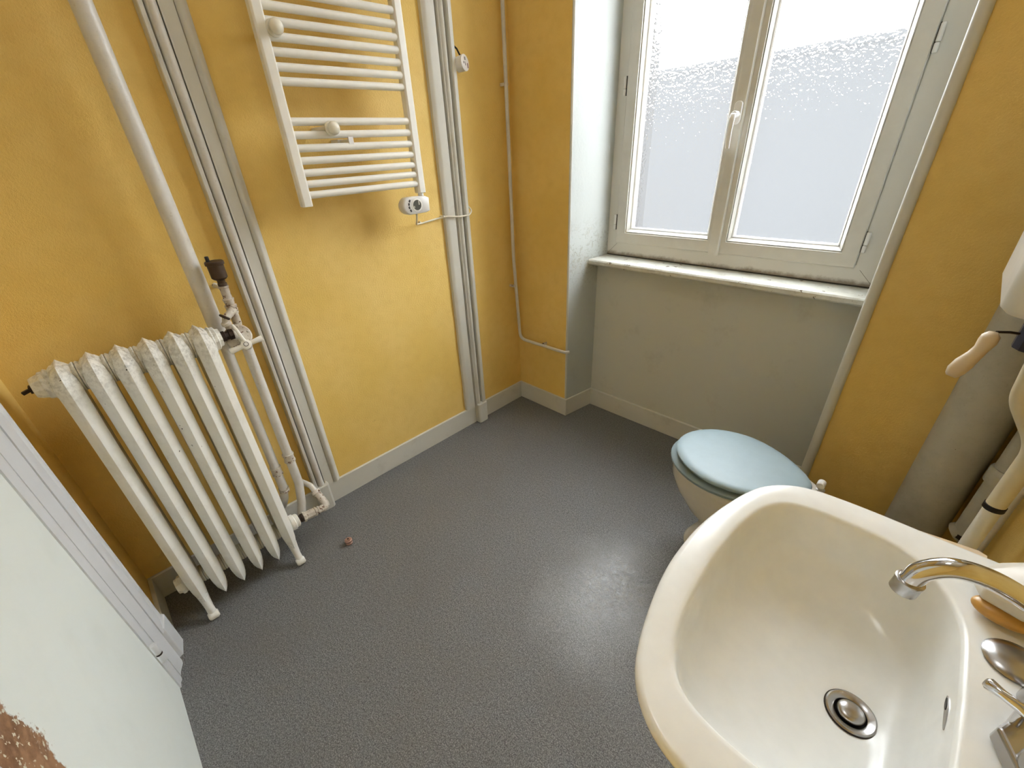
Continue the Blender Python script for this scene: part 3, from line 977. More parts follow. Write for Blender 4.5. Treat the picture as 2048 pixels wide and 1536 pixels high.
# lower return valve between radiator, union and wall
lv = thing('return_valve', (0.15, 0.30, 0.06), 'stained brass-and-paint return fitting at the radiator foot', 'valve')
A0 = Vector((XC, yr + 0.028, ZB))
A1 = Vector((XC - 0.005, 0.300, 0.105))
# the horizontal line seen from the radiator bush to the elbow
d01 = Vector((0, 1, -0.10)).normalized()
q0 = Vector((XC, yr + 0.026, 0.1485))
mb = MB().lathe([(0.015, 0), (0.015, 0.012), (0.018, 0.013), (0.018, 0.022), (0.014, 0.024)], q0, d01, 20)
build('nipple', mb, M['rust'], lv, smooth=35)
mb = MB().lathe([(0.020, 0), (0.022, 0.002), (0.022, 0.010), (0.019, 0.012), (0.019, 0.046), (0.016, 0.050)], q0 + d01 * 0.021, d01, 8)
u = build('union_nut', mb, M['fitting'], lv, smooth=25)
mb = MB().lathe([(0.0165, 0), (0.0195, 0.001), (0.0195, 0.006), (0.0155, 0.007), (0.0155, 0.012), (0.0185, 0.013), (0.0185, 0.018), (0.014, 0.019)], q0 + d01 * 0.070, d01, 20)
build('collar', mb, M['fitting'], lv, smooth=30)
q1 = q0 + d01 * 0.086
qe = q0 + d01 * 0.125
mb = MB().tube(fillet([q1, qe, qe + V(-0.050, -0.012, 0.052)], 0.030, 8), 0.0155, 18)
build('elbow', mb, M['fitting'], lv, smooth=60)
q2 = qe + V(-0.050, -0.012, 0.052)
dd = Vector((-0.050, -0.012, 0.052)).normalized()
build('collar', MB().lathe([(0.0165, -0.004), (0.0185, -0.003), (0.0185, 0.010), (0.0165, 0.011)], q2, dd, 20), M['fitting'], lv, smooth=35)
mb = MB().tube(fillet([q2, q2 + dd * 0.040, q2 + dd * 0.040 + V(-0.07, -0.030, 0.012)], 0.02, 6), 0.0115, 16)
build('tail_pipe', mb, M['pipe'], lv, smooth=60)

# loose nut on the floor
nut = thing('loose_nut', (0.292, 0.357, 0.0), 'small tarnished copper nut lying alone on the floor', 'nut')
mb = MB().lathe([(0.012, 0), (0.0145, 0.002), (0.0145, 0.007), (0.0115, 0.009), (0.0115, 0.011), (0.0155, 0.013), (0.0155, 0.021), (0.0125, 0.023)], (0.292, 0.357, 0.0004), (0, 0, 1), 20)
build('body', mb, M['copper'], nut, smooth=30)
build('cap', MB().lathe([(0.0115, 0), (0.0105, 0.003), (0.004, 0.0040), (0.0035, 0.001)], (0.292, 0.357, 0.0233), (0, 0, 1), 20), M['copper'], nut, smooth=30)
build('hole', MB().lathe([(0.0033, 0), (0.0033, 0.0008)], (0.292, 0.357, 0.0268), (0, 0, 1), 12), M['black'], nut, smooth=0)

# ------------------------------------------------------------------ towel rail
tr = thing('towel_radiator', (0.10, 0.856, 1.287), 'white electric towel radiator with horizontal round bars', 'towel rail')
YL, YRt, XT = 0.622, 1.090, 0.108
for yy in (YL, YRt):
    mb = MB().prism([(XT - 0.018, yy - 0.015), (XT + 0.012, yy - 0.0175), (XT + 0.018, yy - 0.012), (XT + 0.018, yy + 0.012), (XT + 0.012, yy + 0.0175), (XT - 0.018, yy + 0.015)], 1.287, 2.02, 'z')
    build('upright', mb, M['enamel'], tr, smooth=0, bevel=0.002)
bar_z = [1.321, 1.354, 1.387, 1.4225, 1.458, 1.4945, 1.531, 1.634, 1.669, 1.705, 1.740, 1.775, 1.810, 1.846, 1.882, 1.918, 1.954]
bmesh_me = None
for z in bar_z:
    if bmesh_me is None:
        bar = build('bar', MB().tube([(XT + 0.002, YL + 0.010, z), (XT + 0.002, YRt - 0.010, z)], 0.0115, 20), M['enamel'], tr, smooth=60)
        bmesh_me, z0 = bar, z
    else:
        c = bmesh_me.copy()
        COL.objects.link(c)
        c.location.z += z - z0
for (yy, zz) in ((0.655, 1.757), (0.762, 1.511)):
    kb = build('fixing_knob', MB().lathe([(0.020, 0), (0.022, 0.002), (0.022, 0.006), (0.019, 0.009), (0.009, 0.010), (0.009, 0.017)], (XT + 0.013, yy, zz), (1, 0, 0), 28), M['ivory'], tr, smooth=35)
    mb = MB()
    mb.lathe([(0.008, 0.0), (0.016, 0.002), (0.0195, 0.007), (0.0195, 0.011), (0.017, 0.016), (0.011, 0.0205), (0.004, 0.022)], (XT + 0.028, yy, zz), (1, 0, 0), 28)
    build('knob_cap', mb, M['ivory'], kb, smooth=60)
    build('wall_post', MB().lathe([(0.010, 0), (0.010, XT - XL + 0.014)], (XL, yy, zz), (1, 0, 0), 14), M['plastic'], tr, smooth=40)
mb = MB().box(XL, XL + 0.055, 0.815, 0.838, 1.462, 1.482).box(XL + 0.055, XT + 0.006, 0.823, 0.831, 1.468, 1.480).box(XT + 0.004, XT + 0.012, 0.818, 0.836, 1.462, 1.486)
build('wall_bracket', mb, M['plastic'], tr, smooth=0, bevel=0.001)
# thermostat under the right upright
mb = MB().lathe([(0.011, 0), (0.011, 0.014)], (XT, YRt, 1.276), (0, 0, 1), 18)
build('connector', mb, M['plastic'], tr, smooth=40)
n = 28
out_l = [(1.024 + 0.034 * math.cos(a) * 1.05, 1.2445 + 0.0325 * math.sin(a)) for a in [PI / 2 + PI * k / 14 for k in range(15)]]
outl = out_l + [(1.098, 1.213), (1.115, 1.218), (1.117, 1.268), (1.100, 1.275), (1.06, 1.277)]
def therm_loop(x, s_):
    cy0, cz0 = 1.055, 1.245
    return [(x, cy0 + (p[0] - cy0) * s_, cz0 + (p[1] - cz0) * s_) for p in outl]
mb = MB().loft([therm_loop(XT - 0.026, 0.90), therm_loop(XT - 0.020, 0.98), therm_loop(XT + 0.008, 1.0), therm_loop(XT + 0.016, 0.96), therm_loop(XT + 0.019, 0.88)])
thm = build('thermostat', mb, M['plastic'], tr, smooth=45)
build('display_rim', MB().lathe([(0.0245, 0), (0.0245, 0.0015), (0.021, 0.0022)], (XT + 0.0186, 1.052, 1.246), (1, 0, 0), 32), M['enamel'], thm, smooth=30)
build('display', MB().lathe([(0.0190, 0), (0.0190, 0.0008)], (XT + 0.0207, 1.052, 1.246), (1, 0, 0), 32), M['screen'], thm, smooth=0)
build('display_segment', MB().box(XT + 0.0216, XT + 0.0219, 1.058, 1.064, 1.246, 1.262).box(XT + 0.0216, XT + 0.0219, 1.034, 1.040, 1.236, 1.244), M['screen_seg'], thm, smooth=0)
for k in range(4):
    a = PI + (k - 1.5) * 0.36
    c_ = (XT + 0.0192, 1.054 + 0.040 * math.cos(a), 1.246 + 0.034 * math.sin(a))
    rot = Matrix.Rotation(a - PI, 3, 'X')
    build('button', MB().obox(c_, (0.0006, 0.0034, 0.0048), rot), M['dark'], thm, smooth=0)
cd = fillet([(XT - 0.006, 1.062, 1.216), (XT - 0.02, 1.068, 1.190), (0.03, 1.100, 1.160), (XL + 0.006, 1.150, 1.155), (XL + 0.006, 1.235, 1.163), (XL + 0.030, 1.280, 1.168), (XL + 0.038, 1.345, 1.160), (XL + 0.041, 1.400, 1.160), (XL + 0.030, 1.432, 1.176), (XL + 0.004, 1.424, 1.200)],
            0.03, 5)
tag(build('power_cord', MB().tube(cd, 0.0038, 10), M['cord'], smooth=60), 'thin cream power cord from the towel radiator thermostat across the moulding', 'cable')
for (yy, zz) in ((1.143, 1.156), (1.262, 1.166)):
    tag(build('cable_clip', MB().box(XL - 0.001, XL + 0.011 if yy < 1.2 else XL + 0.030, yy - 0.003, yy + 0.003, zz + 0.002, zz + 0.008), M['plastic'], smooth=0, bevel=0.001),
        'tiny cable clip under the thermostat' if yy < 1.2 else 'tiny cable clip at the edge of the moulding', 'clip')

# ------------------------------------------------------------------ round junction box beside the far moulding
jb = thing('junction_box', (XL, 1.435, 1.74), 'small round white junction box with a printed label on a black cable', 'junction box')
jn = Vector((0.92, 0.30, 0.10)).normalized()
jc = Vector((0.042, 1.440, 1.738))
mb = MB().lathe([(0.0265, -0.036), (0.0275, -0.020), (0.029, -0.004), (0.029, 0.0), (0.0265, 0.0015)], jc, jn, 36)
build('body', mb, M['plastic'], jb, smooth=35)
ju = Vector((0, 0, 1)); ju = (ju - jn * ju.dot(jn)).normalized(); jw = ju.cross(jn)
lb = build('label', MB().lathe([(0.0250, 0.0012), (0.0250, 0.0020)], jc, jn, 32), M['label'], jb, smooth=0)
def patch(u0, u1, w0, w1):
    mb = MB()
    c = [jc + jn * t + ju * a + jw * b for t in (0.0020, 0.0024) for a, b in ((u0, w0), (u1, w0), (u1, w1), (u0, w1))]
    mb.add(c, [(0, 1, 2, 3), (7, 6, 5, 4), (0, 4, 5, 1), (1, 5, 6, 2), (2, 6, 7, 3), (3, 7, 4, 0)])
    return mb
for a in ((0.008, 0.019, -0.006, 0.004), (-0.004, 0.003, -0.016, -0.009), (-0.010, -0.002, -0.004, 0.001), (-0.002, 0.003, -0.004, -0.001)):
    build('printed_mark', patch(*a), M['label_grey'], lb, smooth=0)
build('printed_stripe', patch(-0.018, -0.001, 0.012, 0.018), M['label_red'], lb, smooth=0)
build('black_cable', MB().tube([(XL + 0.006, 1.416, 1.805), (0.016, 1.424, 1.785), (0.020, 1.432, 1.768), (0.026, 1.436, 1.760)], 0.0035, 10), M['black'], jb, smooth=60)
build('mounting_stub', MB().tube([(XL, 1.428, 1.735), (0.01, 1.432, 1.738)], 0.014, 14), M['plastic'], jb, smooth=60)

# ------------------------------------------------------------------ thin pipe in the corner
tp = thing('thin_corner_pipe', (0.016, 1.70, 0), 'thin white pipe down the room corner, turning toward the window recess', 'pipe')
px_, py_ = 0.018, 1.700
mb = MB().tube(fillet([(px_, py_ - 0.006, ZC), (px_, py_, 0.90), (px_ + 0.008, 1.722, 0.424), (0.335, 1.730, 0.422), (0.364, 1.733, 0.422), (0.372, 1.752, 0.422)], [0.3, 0.045, 0.02, 0.012], 8), 0.0088, 14)
build('tube', mb, M['pipe'], tp, smooth=60)
for z in (1.679, 0.749):
    mb = MB().box(XL, px_ - 0.002, py_ - 0.012, py_ - 0.002, z - 0.006, z + 0.006).lathe([(0.0085, -0.006), (0.0095, -0.004), (0.0095, 0.004), (0.0085, 0.006)], (px_, py_, z), (0, 0, 1), 14)
    build('pipe_clip', mb, M['fitting'], tp, smooth=30)
mb = MB().box(0.206, 0.212, 1.728, YF, 0.420, 0.440).box(0.200, 0.204, 1.724, 1.736, 0.416, 0.440)
build('pipe_clip', mb, M['fitting'], tp, smooth=0, bevel=0.001)

# ------------------------------------------------------------------ toilet
wc = thing('toilet_bowl', (1.45, 1.365, 0), 'white ceramic toilet with pale blue closed lid by the window', 'toilet')
YC = 1.362


def egg(x0, x1, hw, z, n=48, back=0.72, yc=YC):
    """egg outline: round toward -x (front), narrower at the back"""
    pts = []
    L = x1 - x0
    for k in range(n):
        a = 2 * PI * k / n
        cx = math.cos(a); sy = math.sin(a)
        xm = x0 + L * 0.46
        if cx < 0:
            x = xm + cx * L * 0.46
            y = hw * sy
        else:
            x = xm + (abs(cx) ** 0.85) * L * 0.54
            y = hw * math.copysign(abs(sy) ** (0.75), sy) * (1 - (1 - back) * cx ** 1.3)
        pts.append((x, yc + y, z))
    return pts


mb = MB().loft([egg(1.296, 1.66, 0.118, 0.002), egg(1.296, 1.66, 0.120, 0.014), egg(1.306, 1.655, 0.112, 0.034), egg(1.335, 1.65, 0.094, 0.09), egg(1.335, 1.66, 0.092, 0.15),
                egg(1.272, 1.67, 0.130, 0.21), egg(1.226, 1.68, 0.155, 0.28), egg(1.204, 1.685, 0.168, 0.335), egg(1.200, 1.69, 0.170, 0.375), egg(1.198, 1.69, 0.172, 0.392), egg(1.204, 1.685, 0.167, 0.398)])
bowl = build('bowl', mb, M['ceramic_wc'], wc, smooth=60)
mb = MB().box(1.66, 1.86, YC - 0.065, YC + 0.065, 0.28, 0.395)
build('inlet_shelf', mb, M['ceramic_wc'], wc, smooth=0, bevel=0.02, bseg=4)
mb = MB().tube([(1.66, YC, 0.16), (1.80, YC, 0.19), (1.86, YC + 0.02, 0.19)], 0.05, 20)
build('outlet', mb, M['ceramic_wc'], wc, smooth=60)
mb = MB().loft([egg(1.196, 1.625, 0.172, 0.3995), egg(1.190, 1.63, 0.178, 0.404), egg(1.190, 1.63, 0.178, 0.412), egg(1.197, 1.625, 0.171, 0.417)])
build('seat', mb, M['seat'], wc, smooth=50)
# lid, very slightly raised toward the front
def lid_loop(x0, x1, hw, dz):
    return [(x, y, 0.429 + dz + (1.63 - x) * 0.018) for x, y, z in egg(x0, x1, hw, 0, back=0.60)]
mb = MB().loft([lid_loop(1.222, 1.622, 0.158, -0.006), lid_loop(1.208, 1.632, 0.168, -0.002), lid_loop(1.206, 1.633, 0.170, 0.006), lid_loop(1.212, 1.629, 0.165, 0.011), lid_loop(1.236, 1.615, 0.146, 0.0135), lid_loop(1.30, 1.57, 0.10, 0.0145)])
ld = build('lid', mb, M['lid'], wc, smooth=60)
for s_ in (-1, 1):
    mb = MB().lathe([(0.010, -0.014), (0.012, -0.012), (0.012, 0.012), (0.010, 0.014)], (1.647, YC + s_ * 0.078, 0.420), (0, 1, 0), 18)
    mb.lathe([(0.013, 0), (0.013, 0.005), (0.008, 0.007), (0.008, 0.022)], (1.650, YC + s_ * 0.078, 0.3955), (0, 0, 1), 18)
    hh = build('hinge', mb, M['plastic'], wc, smooth=35)

# ------------------------------------------------------------------ cistern, pull handle, flush pipe
ct = thing('cistern', (1.94, YC, 1.05), 'white wall-hung cistern above the toilet at the right edge', 'cistern')
mb = MB()
def rrect(x0, x1, y0, y1, z, r, n=10):
    pts = []
    for cx, cy_, a0 in ((x1 - r, y1 - r, 0), (x0 + r, y1 - r, PI / 2), (x0 + r, y0 + r, PI), (x1 - r, y0 + r, 3 * PI / 2)):
        for k in range(n + 1):
            a = a0 + PI / 2 * k / n
            pts.append((cx + r * math.cos(a), cy_ + r * math.sin(a), z))
    return pts
mb.loft([rrect(1.832, XR - 0.002, 1.21, 1.50, 1.096, 0.03), rrect(1.812, XR - 0.002, 1.188, 1.522, 1.100, 0.04), rrect(1.800, XR - 0.002, 1.174, 1.532, 1.114, 0.035), rrect(1.794, XR - 0.002, 1.166, 1.54, 1.45, 0.035), rrect(1.802, XR - 0.002, 1.174, 1.532, 1.46, 0.035)])
build('tank', mb, M['enamel'], ct, smooth=60)
mb = MB().lathe([(0.034, 0), (0.037, 0.002), (0.037, 0.050), (0.030, 0.056), (0.030, 0.100)], (1.893, YC - 0.01, 0.997), (0, 0, 1), 12)
build('outlet_nut', mb, M['navy'], ct, smooth=25)

ph = thing('pull_handle', (1.80, 1.28, 0.93), 'cream flush pull handle hanging from a wire below the cistern', 'handle')
HT, HB = Vector((1.818, 1.30, 1.037)), Vector((1.792, 1.262, 0.938))
ts = [0, 0.08, 0.2, 0.35, 0.5, 0.7, 0.86, 0.96, 1.0]
rr_ = [0.007, 0.0145, 0.0155, 0.0125, 0.0130, 0.0165, 0.0160, 0.0120, 0.008]
hp_pts = [HT.lerp(HB, t) + V(0.004, 0, 0) * math.sin(t * 5) for t in ts]
build('grip', MB().tube(hp_pts, rr_, 20), M['handle'], ph, smooth=70)
build('wire', MB().tube([(1.856, 1.332, 1.032), (1.842, 1.318, 1.036), HT + V(0.004, 0.002, 0.0)], 0.0028, 8), M['rust'], ph, smooth=60)

fp = thing('flush_pipe', (1.98, YC, 0.33), 'cream S-bent flush pipe from the cistern down to the toilet', 'pipe')
mb = MB().tube(fillet([(1.904, YC - 0.01, 1.00), (1.914, YC, 0.880), (1.979, YC, 0.780), (1.978, YC, 0.602)], [0.10, 0.12], 10), 0.0185, 24)
build('upper_tube', mb, M['cream_pipe'], fp, smooth=60)
build('rubber_ring', MB().lathe([(0.0185, 0), (0.0202, 0.001), (0.0202, 0.014), (0.0185, 0.015)], (1.978, YC, 0.592), (0, 0, 1), 28), M['black'], fp, smooth=40)
mb = MB().tube(fillet([(1.978, YC, 0.597), (1.980, YC, 0.335), (1.862, YC, 0.335)], 0.05, 8), 0.0172, 24)
build('lower_tube', mb, M['enamel'], fp, smooth=60)

# ------------------------------------------------------------------ soil stack and waste pipes
sp = thing('soil_stack', (1.912, 1.668, 0), 'thick grey painted soil stack in the corner behind the toilet', 'pipe')
mb = MB().tube([(1.908, 1.672, 0.001), (1.908, 1.672, ZC)], 0.0735, 48)
build('stack', mb, M['soil'], sp, smooth=60)
build('base_collar', MB().lathe([(0.076, 0), (0.088, 0.004), (0.088, 0.055), (0.080, 0.065), (0.074, 0.066)], (1.908, 1.672, 0.001), (0, 0, 1), 40), M['soil'], sp, smooth=35)
wp = thing('waste_pipe', (2.005, 1.60, 0.3), 'dirty grey waste pipe with a collar between stack and flush pipe', 'pipe')
mb = MB().tube(fillet([(2.008, 1.595, 1.0), (2.008, 1.595, 0.345), (1.990, 1.598, 0.325)], 0.02, 6), 0.030, 24)
build('tube', mb, M['soil'], wp, smooth=60)
build('collar', MB().lathe([(0.0305, 0), (0.0365, 0.003), (0.0365, 0.045), (0.0330, 0.050)], (2.008, 1.595, 0.535), (0, 0, 1), 28), M['soil'], wp, smooth=35)
build('joint', MB().lathe([(0.026, -0.008), (0.031, -0.005), (0.031, 0.008), (0.026, 0.012)], (2.006, 1.594, 0.330), (0.2, 0, 1), 24), M['rust'], wp, smooth=35)
mb = MB().tube([(2.032, 1.510, 0.0), (2.032, 1.512, 1.09)], 0.0090, 14)
tag(build('supply_pipe', mb, M['pipe'], smooth=60), 'thin white supply pipe on the wall right of the flush pipe', 'pipe')

# ------------------------------------------------------------------ basin
bs = thing('wash_basin', (1.80, 0.55, 0.62), 'cream ceramic wash basin in the right foreground', 'basin')
YB0 = 0.550
half_out = [(1.5385, 0.0), (1.5395, 0.040), (1.543, 0.075), (1.5490, 0.112), (1.5585, 0.155), (1.5700, 0.196), (1.585, 0.233), (1.606, 0.261), (1.632, 0.281), (1.662, 0.2925), (1.700, 0.2975), (1.76, 0.2990), (1.85, 0.2960), (1.95, 0.2940), (2.049, 0.2925)]
half_in = [(1.5885, 0.0), (1.5900, 0.050), (1.5945, 0.105), (1.602, 0.147), (1.613, 0.181), (1.629, 0.206), (1.652, 0.222), (1.690, 0.231), (1.740, 0.2330), (1.790, 0.2290), (1.826, 0.2120), (1.853, 0.1820), (1.872, 0.145), (1.882, 0.100), (1.8845, 0.0)]
def smooth_half(h):
    # Catmull-Rom through the half outline, then mirrored
    out = []
    n = len(h)
    for i in range(n - 1):
        p0 = h[i - 1] if i > 0 else (h[1][0], -h[1][1])
        p1, p2 = h[i], h[i + 1]
        p3 = h[i + 2] if i + 2 < n else (h[i + 1][0] + (h[i + 1][0] - h[i][0]), h[i + 1][1])
        for k in range(8):
            t = k / 8
            out.append(tuple(0.5 * ((2 * p1[j]) + (-p0[j] + p2[j]) * t + (2 * p0[j] - 5 * p1[j] + 4 * p2[j] - p3[j]) * t * t + (-p0[j] + 3 * p1[j] - 3 * p2[j] + p3[j]) * t ** 3) for j in (0, 1)))
    out.append(h[-1])
    full = out + [(x, -y) for x, y in out[::-1]]
    return full
def polar(poly, c, n):
    """distance from c to the polygon in n directions"""
    res = []
    m = len(poly)
    for k in range(n):
        a = 2 * PI * k / n
        dx, dy = math.cos(a), math.sin(a)
        best = 0
        for i in range(m):
            x1, y1 = poly[i][0] - c[0], poly[i][1] - c[1]
            x2, y2 = poly[(i + 1) % m][0] - c[0], poly[(i + 1) % m][1] - c[1]
            ex, ey = x2 - x1, y2 - y1
            den = dx * ey - dy * ex
            if abs(den) < 1e-12:
                continue
            t = (x1 * ey - y1 * ex) / den
            u_ = (x1 * dy - y1 * dx) / den
            if t > 0 and -1e-6 <= u_ <= 1 + 1e-6 and t > best:
                best = t
        res.append(best)
    return res
NB = 160
cB = (1.755, 0.0)
ro = polar(smooth_half(half_out), cB, NB)
ri = polar(smooth_half(half_in), cB, NB)
dirs = [(math.cos(2 * PI * k / NB), math.sin(2 * PI * k / NB)) for k in range(NB)]
def bl(rad_, z):
    return [(cB[0] + dirs[k][0] * rad_[k], YB0 + cB[1] + dirs[k][1] * rad_[k], z if not callable(z) else z(k)) for k in range(NB)]
def mixr(t, extra=0.0):
    return [ro[k] * (1 - t) + ri[k] * t + extra for k in range(NB)]
ZR = 0.820
DC, DR = (1.816, -0.006), 0.0245
def toward_drain(t, z):
    out = []
    for k in range(NB):
        x = cB[0] + dirs[k][0] * ri[k]; y = cB[1] + dirs[k][1] * ri[k]
        xd = DC[0] + dirs[k][0] * DR; yd = DC[1] + dirs[k][1] * DR
        out.append((x + (xd - x) * t, YB0 + y + (yd - y) * t, z))
    return out
lim = lambda r, s_: [min(r[k] * s_, (XR - 0.001 - cB[0]) / dirs[k][0] if dirs[k][0] > 0.001 else 9) for k in range(NB)]
loops = [bl(lim(ro, 0.50), 0.655), bl(lim(ro, 0.66), 0.668), bl(lim(ro, 0.82), 0.705), bl(lim(ro, 0.92), 0.750), bl(lim(ro, 0.965), 0.785), bl(lim(ro, 0.985), 0.800),
         bl(lim(ro, 0.996), 0.806), bl(ro, 0.812), bl([r - 0.0015 for r in ro], 0.8165), bl([r - 0.005 for r in ro], 0.8195), bl([r - 0.010 for r in ro], 0.8205),
         bl(mixr(0.5), 0.8200), bl([r + 0.008 for r in ri], 0.8195), bl([r + 0.003 for r in ri], 0.8185), bl(ri, 0.8160)]
for t, z in ((0.010, 0.8115), (0.022, 0.803), (0.038, 0.788), (0.060, 0.767), (0.090, 0.747), (0.135, 0.729), (0.20, 0.714), (0.30, 0.702), (0.42, 0.695), (0.56, 0.6905), (0.70, 0.6875), (0.85, 0.6850), (0.97, 0.6832), (1.0, 0.6815)):
    loops.append(toward_drain(t, z))
loops.append([(DC[0] + dirs[k][0] * (DR - 0.002), YB0 + DC[1] + dirs[k][1] * (DR - 0.002), 0.665) for k in range(NB)])
mb = MB().loft(loops, cap0=True, cap1=True)
basin = build('bowl', mb, M['ceramic'], bs, smooth=60)
# side lip beyond the far rim, widening to the wall
mb = MB().loft([[(x, YB0 + 0.290, 0.796), (x, YB0 + 0.2945 + w, 0.800), (x, YB0 + 0.2955 + w, 0.806), (x, YB0 + 0.2935 + w, 0.811), (x, YB0 + 0.288, 0.8115)] for x, w in ((1.778, 0.0), (1.80, 0.008), (1.85, 0.015), (1.892, 0.020), (1.902, 0.015))])
lp_ = build('side_lip', mb, M['handle'], bs, smooth=50)
lp_['label'] = 'beige lip under the far rim'
# drain: ring with a domed plug
dcx, dcy = DC[0], YB0 + DC[1]
mb = MB().lathe([(0.0185, -0.010), (0.0200, -0.0005), (0.0225, 0.0012), (0.0285, 0.0028), (0.0305, 0.0016), (0.0308, -0.001)], (dcx, dcy, 0.6845), (0, 0, 1), 48, cap=False)
dr = build('drain_ring', mb, M['chrome_dull'], bs, smooth=40)
build('drain_gap', MB().lathe([(0.0200, -0.0145), (0.0200, -0.012)], (dcx, dcy, 0.6845), (0, 0, 1), 32), M['black'], dr, smooth=0)
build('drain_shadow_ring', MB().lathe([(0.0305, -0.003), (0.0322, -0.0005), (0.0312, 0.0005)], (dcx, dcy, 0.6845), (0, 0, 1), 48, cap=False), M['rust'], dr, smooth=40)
build('plug', MB().lathe([(0.0150, -0.014), (0.0165, 0.000), (0.0168, 0.0030), (0.0150, 0.0052), (0.009, 0.0070), (0.002, 0.0075)], (dcx, dcy, 0.6845), (0, 0, 1), 40), M['chrome_dull'], bs, smooth=60)
# overflow slot in the rear wall of the bowl
mb = MB()
ov = []
for k in range(20):
    a = 2 * PI * k / 20
    yy = 0.546 + 0.026 * math.cos(a)
    zz = 0.789 + 0.0048 * math.sin(a)
    ov.append((yy, zz))
mb.prism(ov, 1.8815, 1.8900, 'x')
build('overflow_slot', mb, M['chrome_dull'], bs, smooth=40)
build('overflow_hole', MB().prism([(y_ * 0.35 + 0.65 * 0.566, 0.789 + (z_ - 0.789) * 0.8) for y_, z_ in ov], 1.8810, 1.8816, 'x'), M['black'], bs, smooth=0)

# ------------------------------------------------------------------ mixer tap
tap = thing('mixer_tap', (1.965, 0.545, ZR), 'chrome mixer tap with a curved spout over the basin', 'tap')
def crom(pts, n=8):
    P = [Vector(q) for q in pts]
    P = [P[0] * 2 - P[1]] + P + [P[-1] * 2 - P[-2]]
    out = []
    for i in range(1, len(P) - 2):
        for k in range(n):
            t = k / n
            out.append(0.5 * ((2 * P[i]) + (P[i + 1] - P[i - 1]) * t + (2 * P[i - 1] - 5 * P[i] + 4 * P[i + 1] - P[i + 2]) * t * t + (3 * P[i] - P[i - 1] - 3 * P[i + 1] + P[i + 2]) * t ** 3))
    out.append(P[-2])
    return out


sp_pts = crom([(1.948, 0.598, 0.870), (1.940, 0.5955, 0.912), (1.912, 0.587, 0.952), (1.878, 0.577, 0.976), (1.845, 0.5675, 0.990), (1.818, 0.5595, 0.990), (1.800, 0.554, 0.975), (1.7945, 0.5525, 0.957), (1.7935, 0.552, 0.946)])
build('spout', MB().tube(sp_pts, 0.0112, 28), M['chrome'], tap, smooth=70)
e1 = sp_pts[-1]; e0 = sp_pts[-2]; ed = (e1 - e0).normalized()
mb = MB().lathe([(0.0118, -0.004), (0.0142, -0.003), (0.0142, 0.001), (0.0136, 0.002), (0.0136, 0.015), (0.0115, 0.0165), (0.0110, 0.012)], e1 - ed * 0.006, ed, 32)
build('aerator', mb, M['chrome_dull'], tap, smooth=35)
mb = MB().lathe([(0.0185, 0), (0.0185, 0.050), (0.016, 0.054), (0.0125, 0.058)], (1.948, 0.598, ZR + 0.0008), (0, 0, 1), 28)
build('spout_nut', mb, M['chrome_dull'], tap, smooth=35)
mb = MB().prism([(1.907, 0.519), (1.926, 0.474), (1.950, 0.455), (1.990, 0.455), (1.990, 0.572), (1.930, 0.570)], ZR + 0.0008, ZR + 0.024, 'z')
build('body', mb, M['chrome_dull'], tap, smooth=0, bevel=0.004, bseg=3)
mb = MB().lathe([(0.020, 0), (0.022, 0.006), (0.022, 0.020), (0.016, 0.030), (0.006, 0.034)], (1.942, 0.492, ZR + 0.022), (0, 0, 1), 28)
build('knob', mb, M['chrome_dull'], tap, smooth=50)
mb = MB().tube([(1.921, 0.537, ZR + 0.020), (1.920, 0.539, ZR + 0.042)], 0.006, 14)
lev = build('lever_post', mb, M['chrome'], tap, smooth=60)
lv0, lv1 = Vector((1.917, 0.540, ZR + 0.045)), Vector((1.890, 0.554, ZR + 0.042))
mb = MB().tube([lv0 + V(0.008, -0.006, -0.002), lv0, lv0.lerp(lv1, 0.5), lv0.lerp(lv1, 0.9), lv1], [0.005, 0.0065, 0.0055, 0.0075, 0.005], 16)
build('lever', mb, M['chrome'], lev, smooth=60)
mb = MB().lathe([(0.0315, 0.0), (0.0325, 0.0015), (0.030, 0.0045), (0.020, 0.0085), (0.008, 0.0100), (0.002, 0.0102)], (1.930, 0.648, ZR + 0.0008), (0, 0, 1), 40)
tag(build('blanking_cap', mb, M['chrome_dull'], smooth=60), 'round brushed metal cap on the basin deck beside the tap', 'cap')

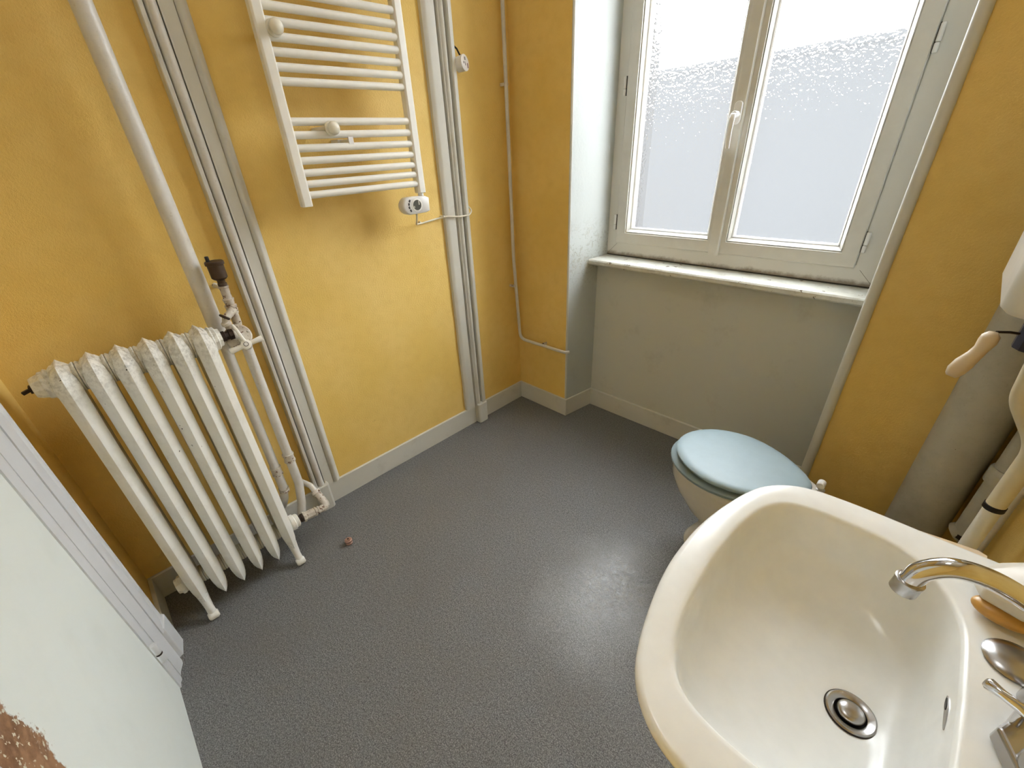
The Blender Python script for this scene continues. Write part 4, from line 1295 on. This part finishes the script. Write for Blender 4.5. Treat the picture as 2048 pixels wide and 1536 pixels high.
# ------------------------------------------------------------------ soap and white soap box at the basin's back corner
mb = MB().ball((1.916, 0.714, ZR + 0.0135), 0.0125, (2.8, 1.75, 1.0), 28, 16)
soap = build('soap_bar', mb, M['amber'], smooth=70)
tag(soap, 'amber soap bar tucked under the white soap box', 'soap')
mb = MB()
fac = []
for z, sx, sy, ox in ((0.848, 0.056, 0.050, 0.0), (0.854, 0.066, 0.060, 0.0), (0.872, 0.066, 0.060, 0.0), (0.896, 0.044, 0.036, 0.012), (0.900, 0.034, 0.028, 0.016)):
    fac.append([(1.9425 + ox + sx * math.cos(a), 0.744 + ox + sy * math.sin(a), z + 0.25 * (sx * math.cos(a)) - 0.12 * sy * math.sin(a)) for a in [2 * PI * k / 9 + 0.2 for k in range(9)]])
mb.loft(fac)
sb = build('soap_box', mb, M['soap_box'], smooth=20, bevel=0.004, bseg=3)
tag(sb, 'white faceted soap box on the back corner of the basin', 'soap box')

# ------------------------------------------------------------------ dark building outside
nb = thing('neighbour_building', (2.5, 12.0, -3.0), 'grey building blurred behind the frosted window glass', 'building')
build('facade', MB().box(-12, 20, 12.0, 14.0, -6, 2.80), M['outside'], nb, smooth=0)
build('parapet', MB().box(-12.1, 20.1, 11.9, 14.1, 2.80, 2.90), M['outside'], nb, smooth=0)

# ------------------------------------------------------------------ fixture of the added fill lamp, unseen above the frame
cl = thing('fill_lamp', (1.15, 0.55, 2.74), 'added round opal fill lamp, unseen above the frame', 'lamp')
build('fill_lamp_shade', MB().lathe([(0.19, 0.0), (0.20, -0.02), (0.195, -0.05), (0.18, -0.062), (0.178, -0.060), (0.185, -0.045), (0.19, -0.02)], (1.15, 0.55, 2.80), (0, 0, 1), 40, cap=False), M['fill_lamp_glass'], cl, smooth=60)
build('fill_lamp_base', MB().lathe([(0.06, 0), (0.06, 0.05)], (1.15, 0.55, 2.80), (0, 0, 1), 24), M['enamel'], cl, smooth=40)
build('fill_lamp_plate', MB().lathe([(0.185, 0), (0.185, 0.004)], (1.15, 0.55, 2.796), (0, 0, 1), 40), M['enamel'], cl, smooth=40)
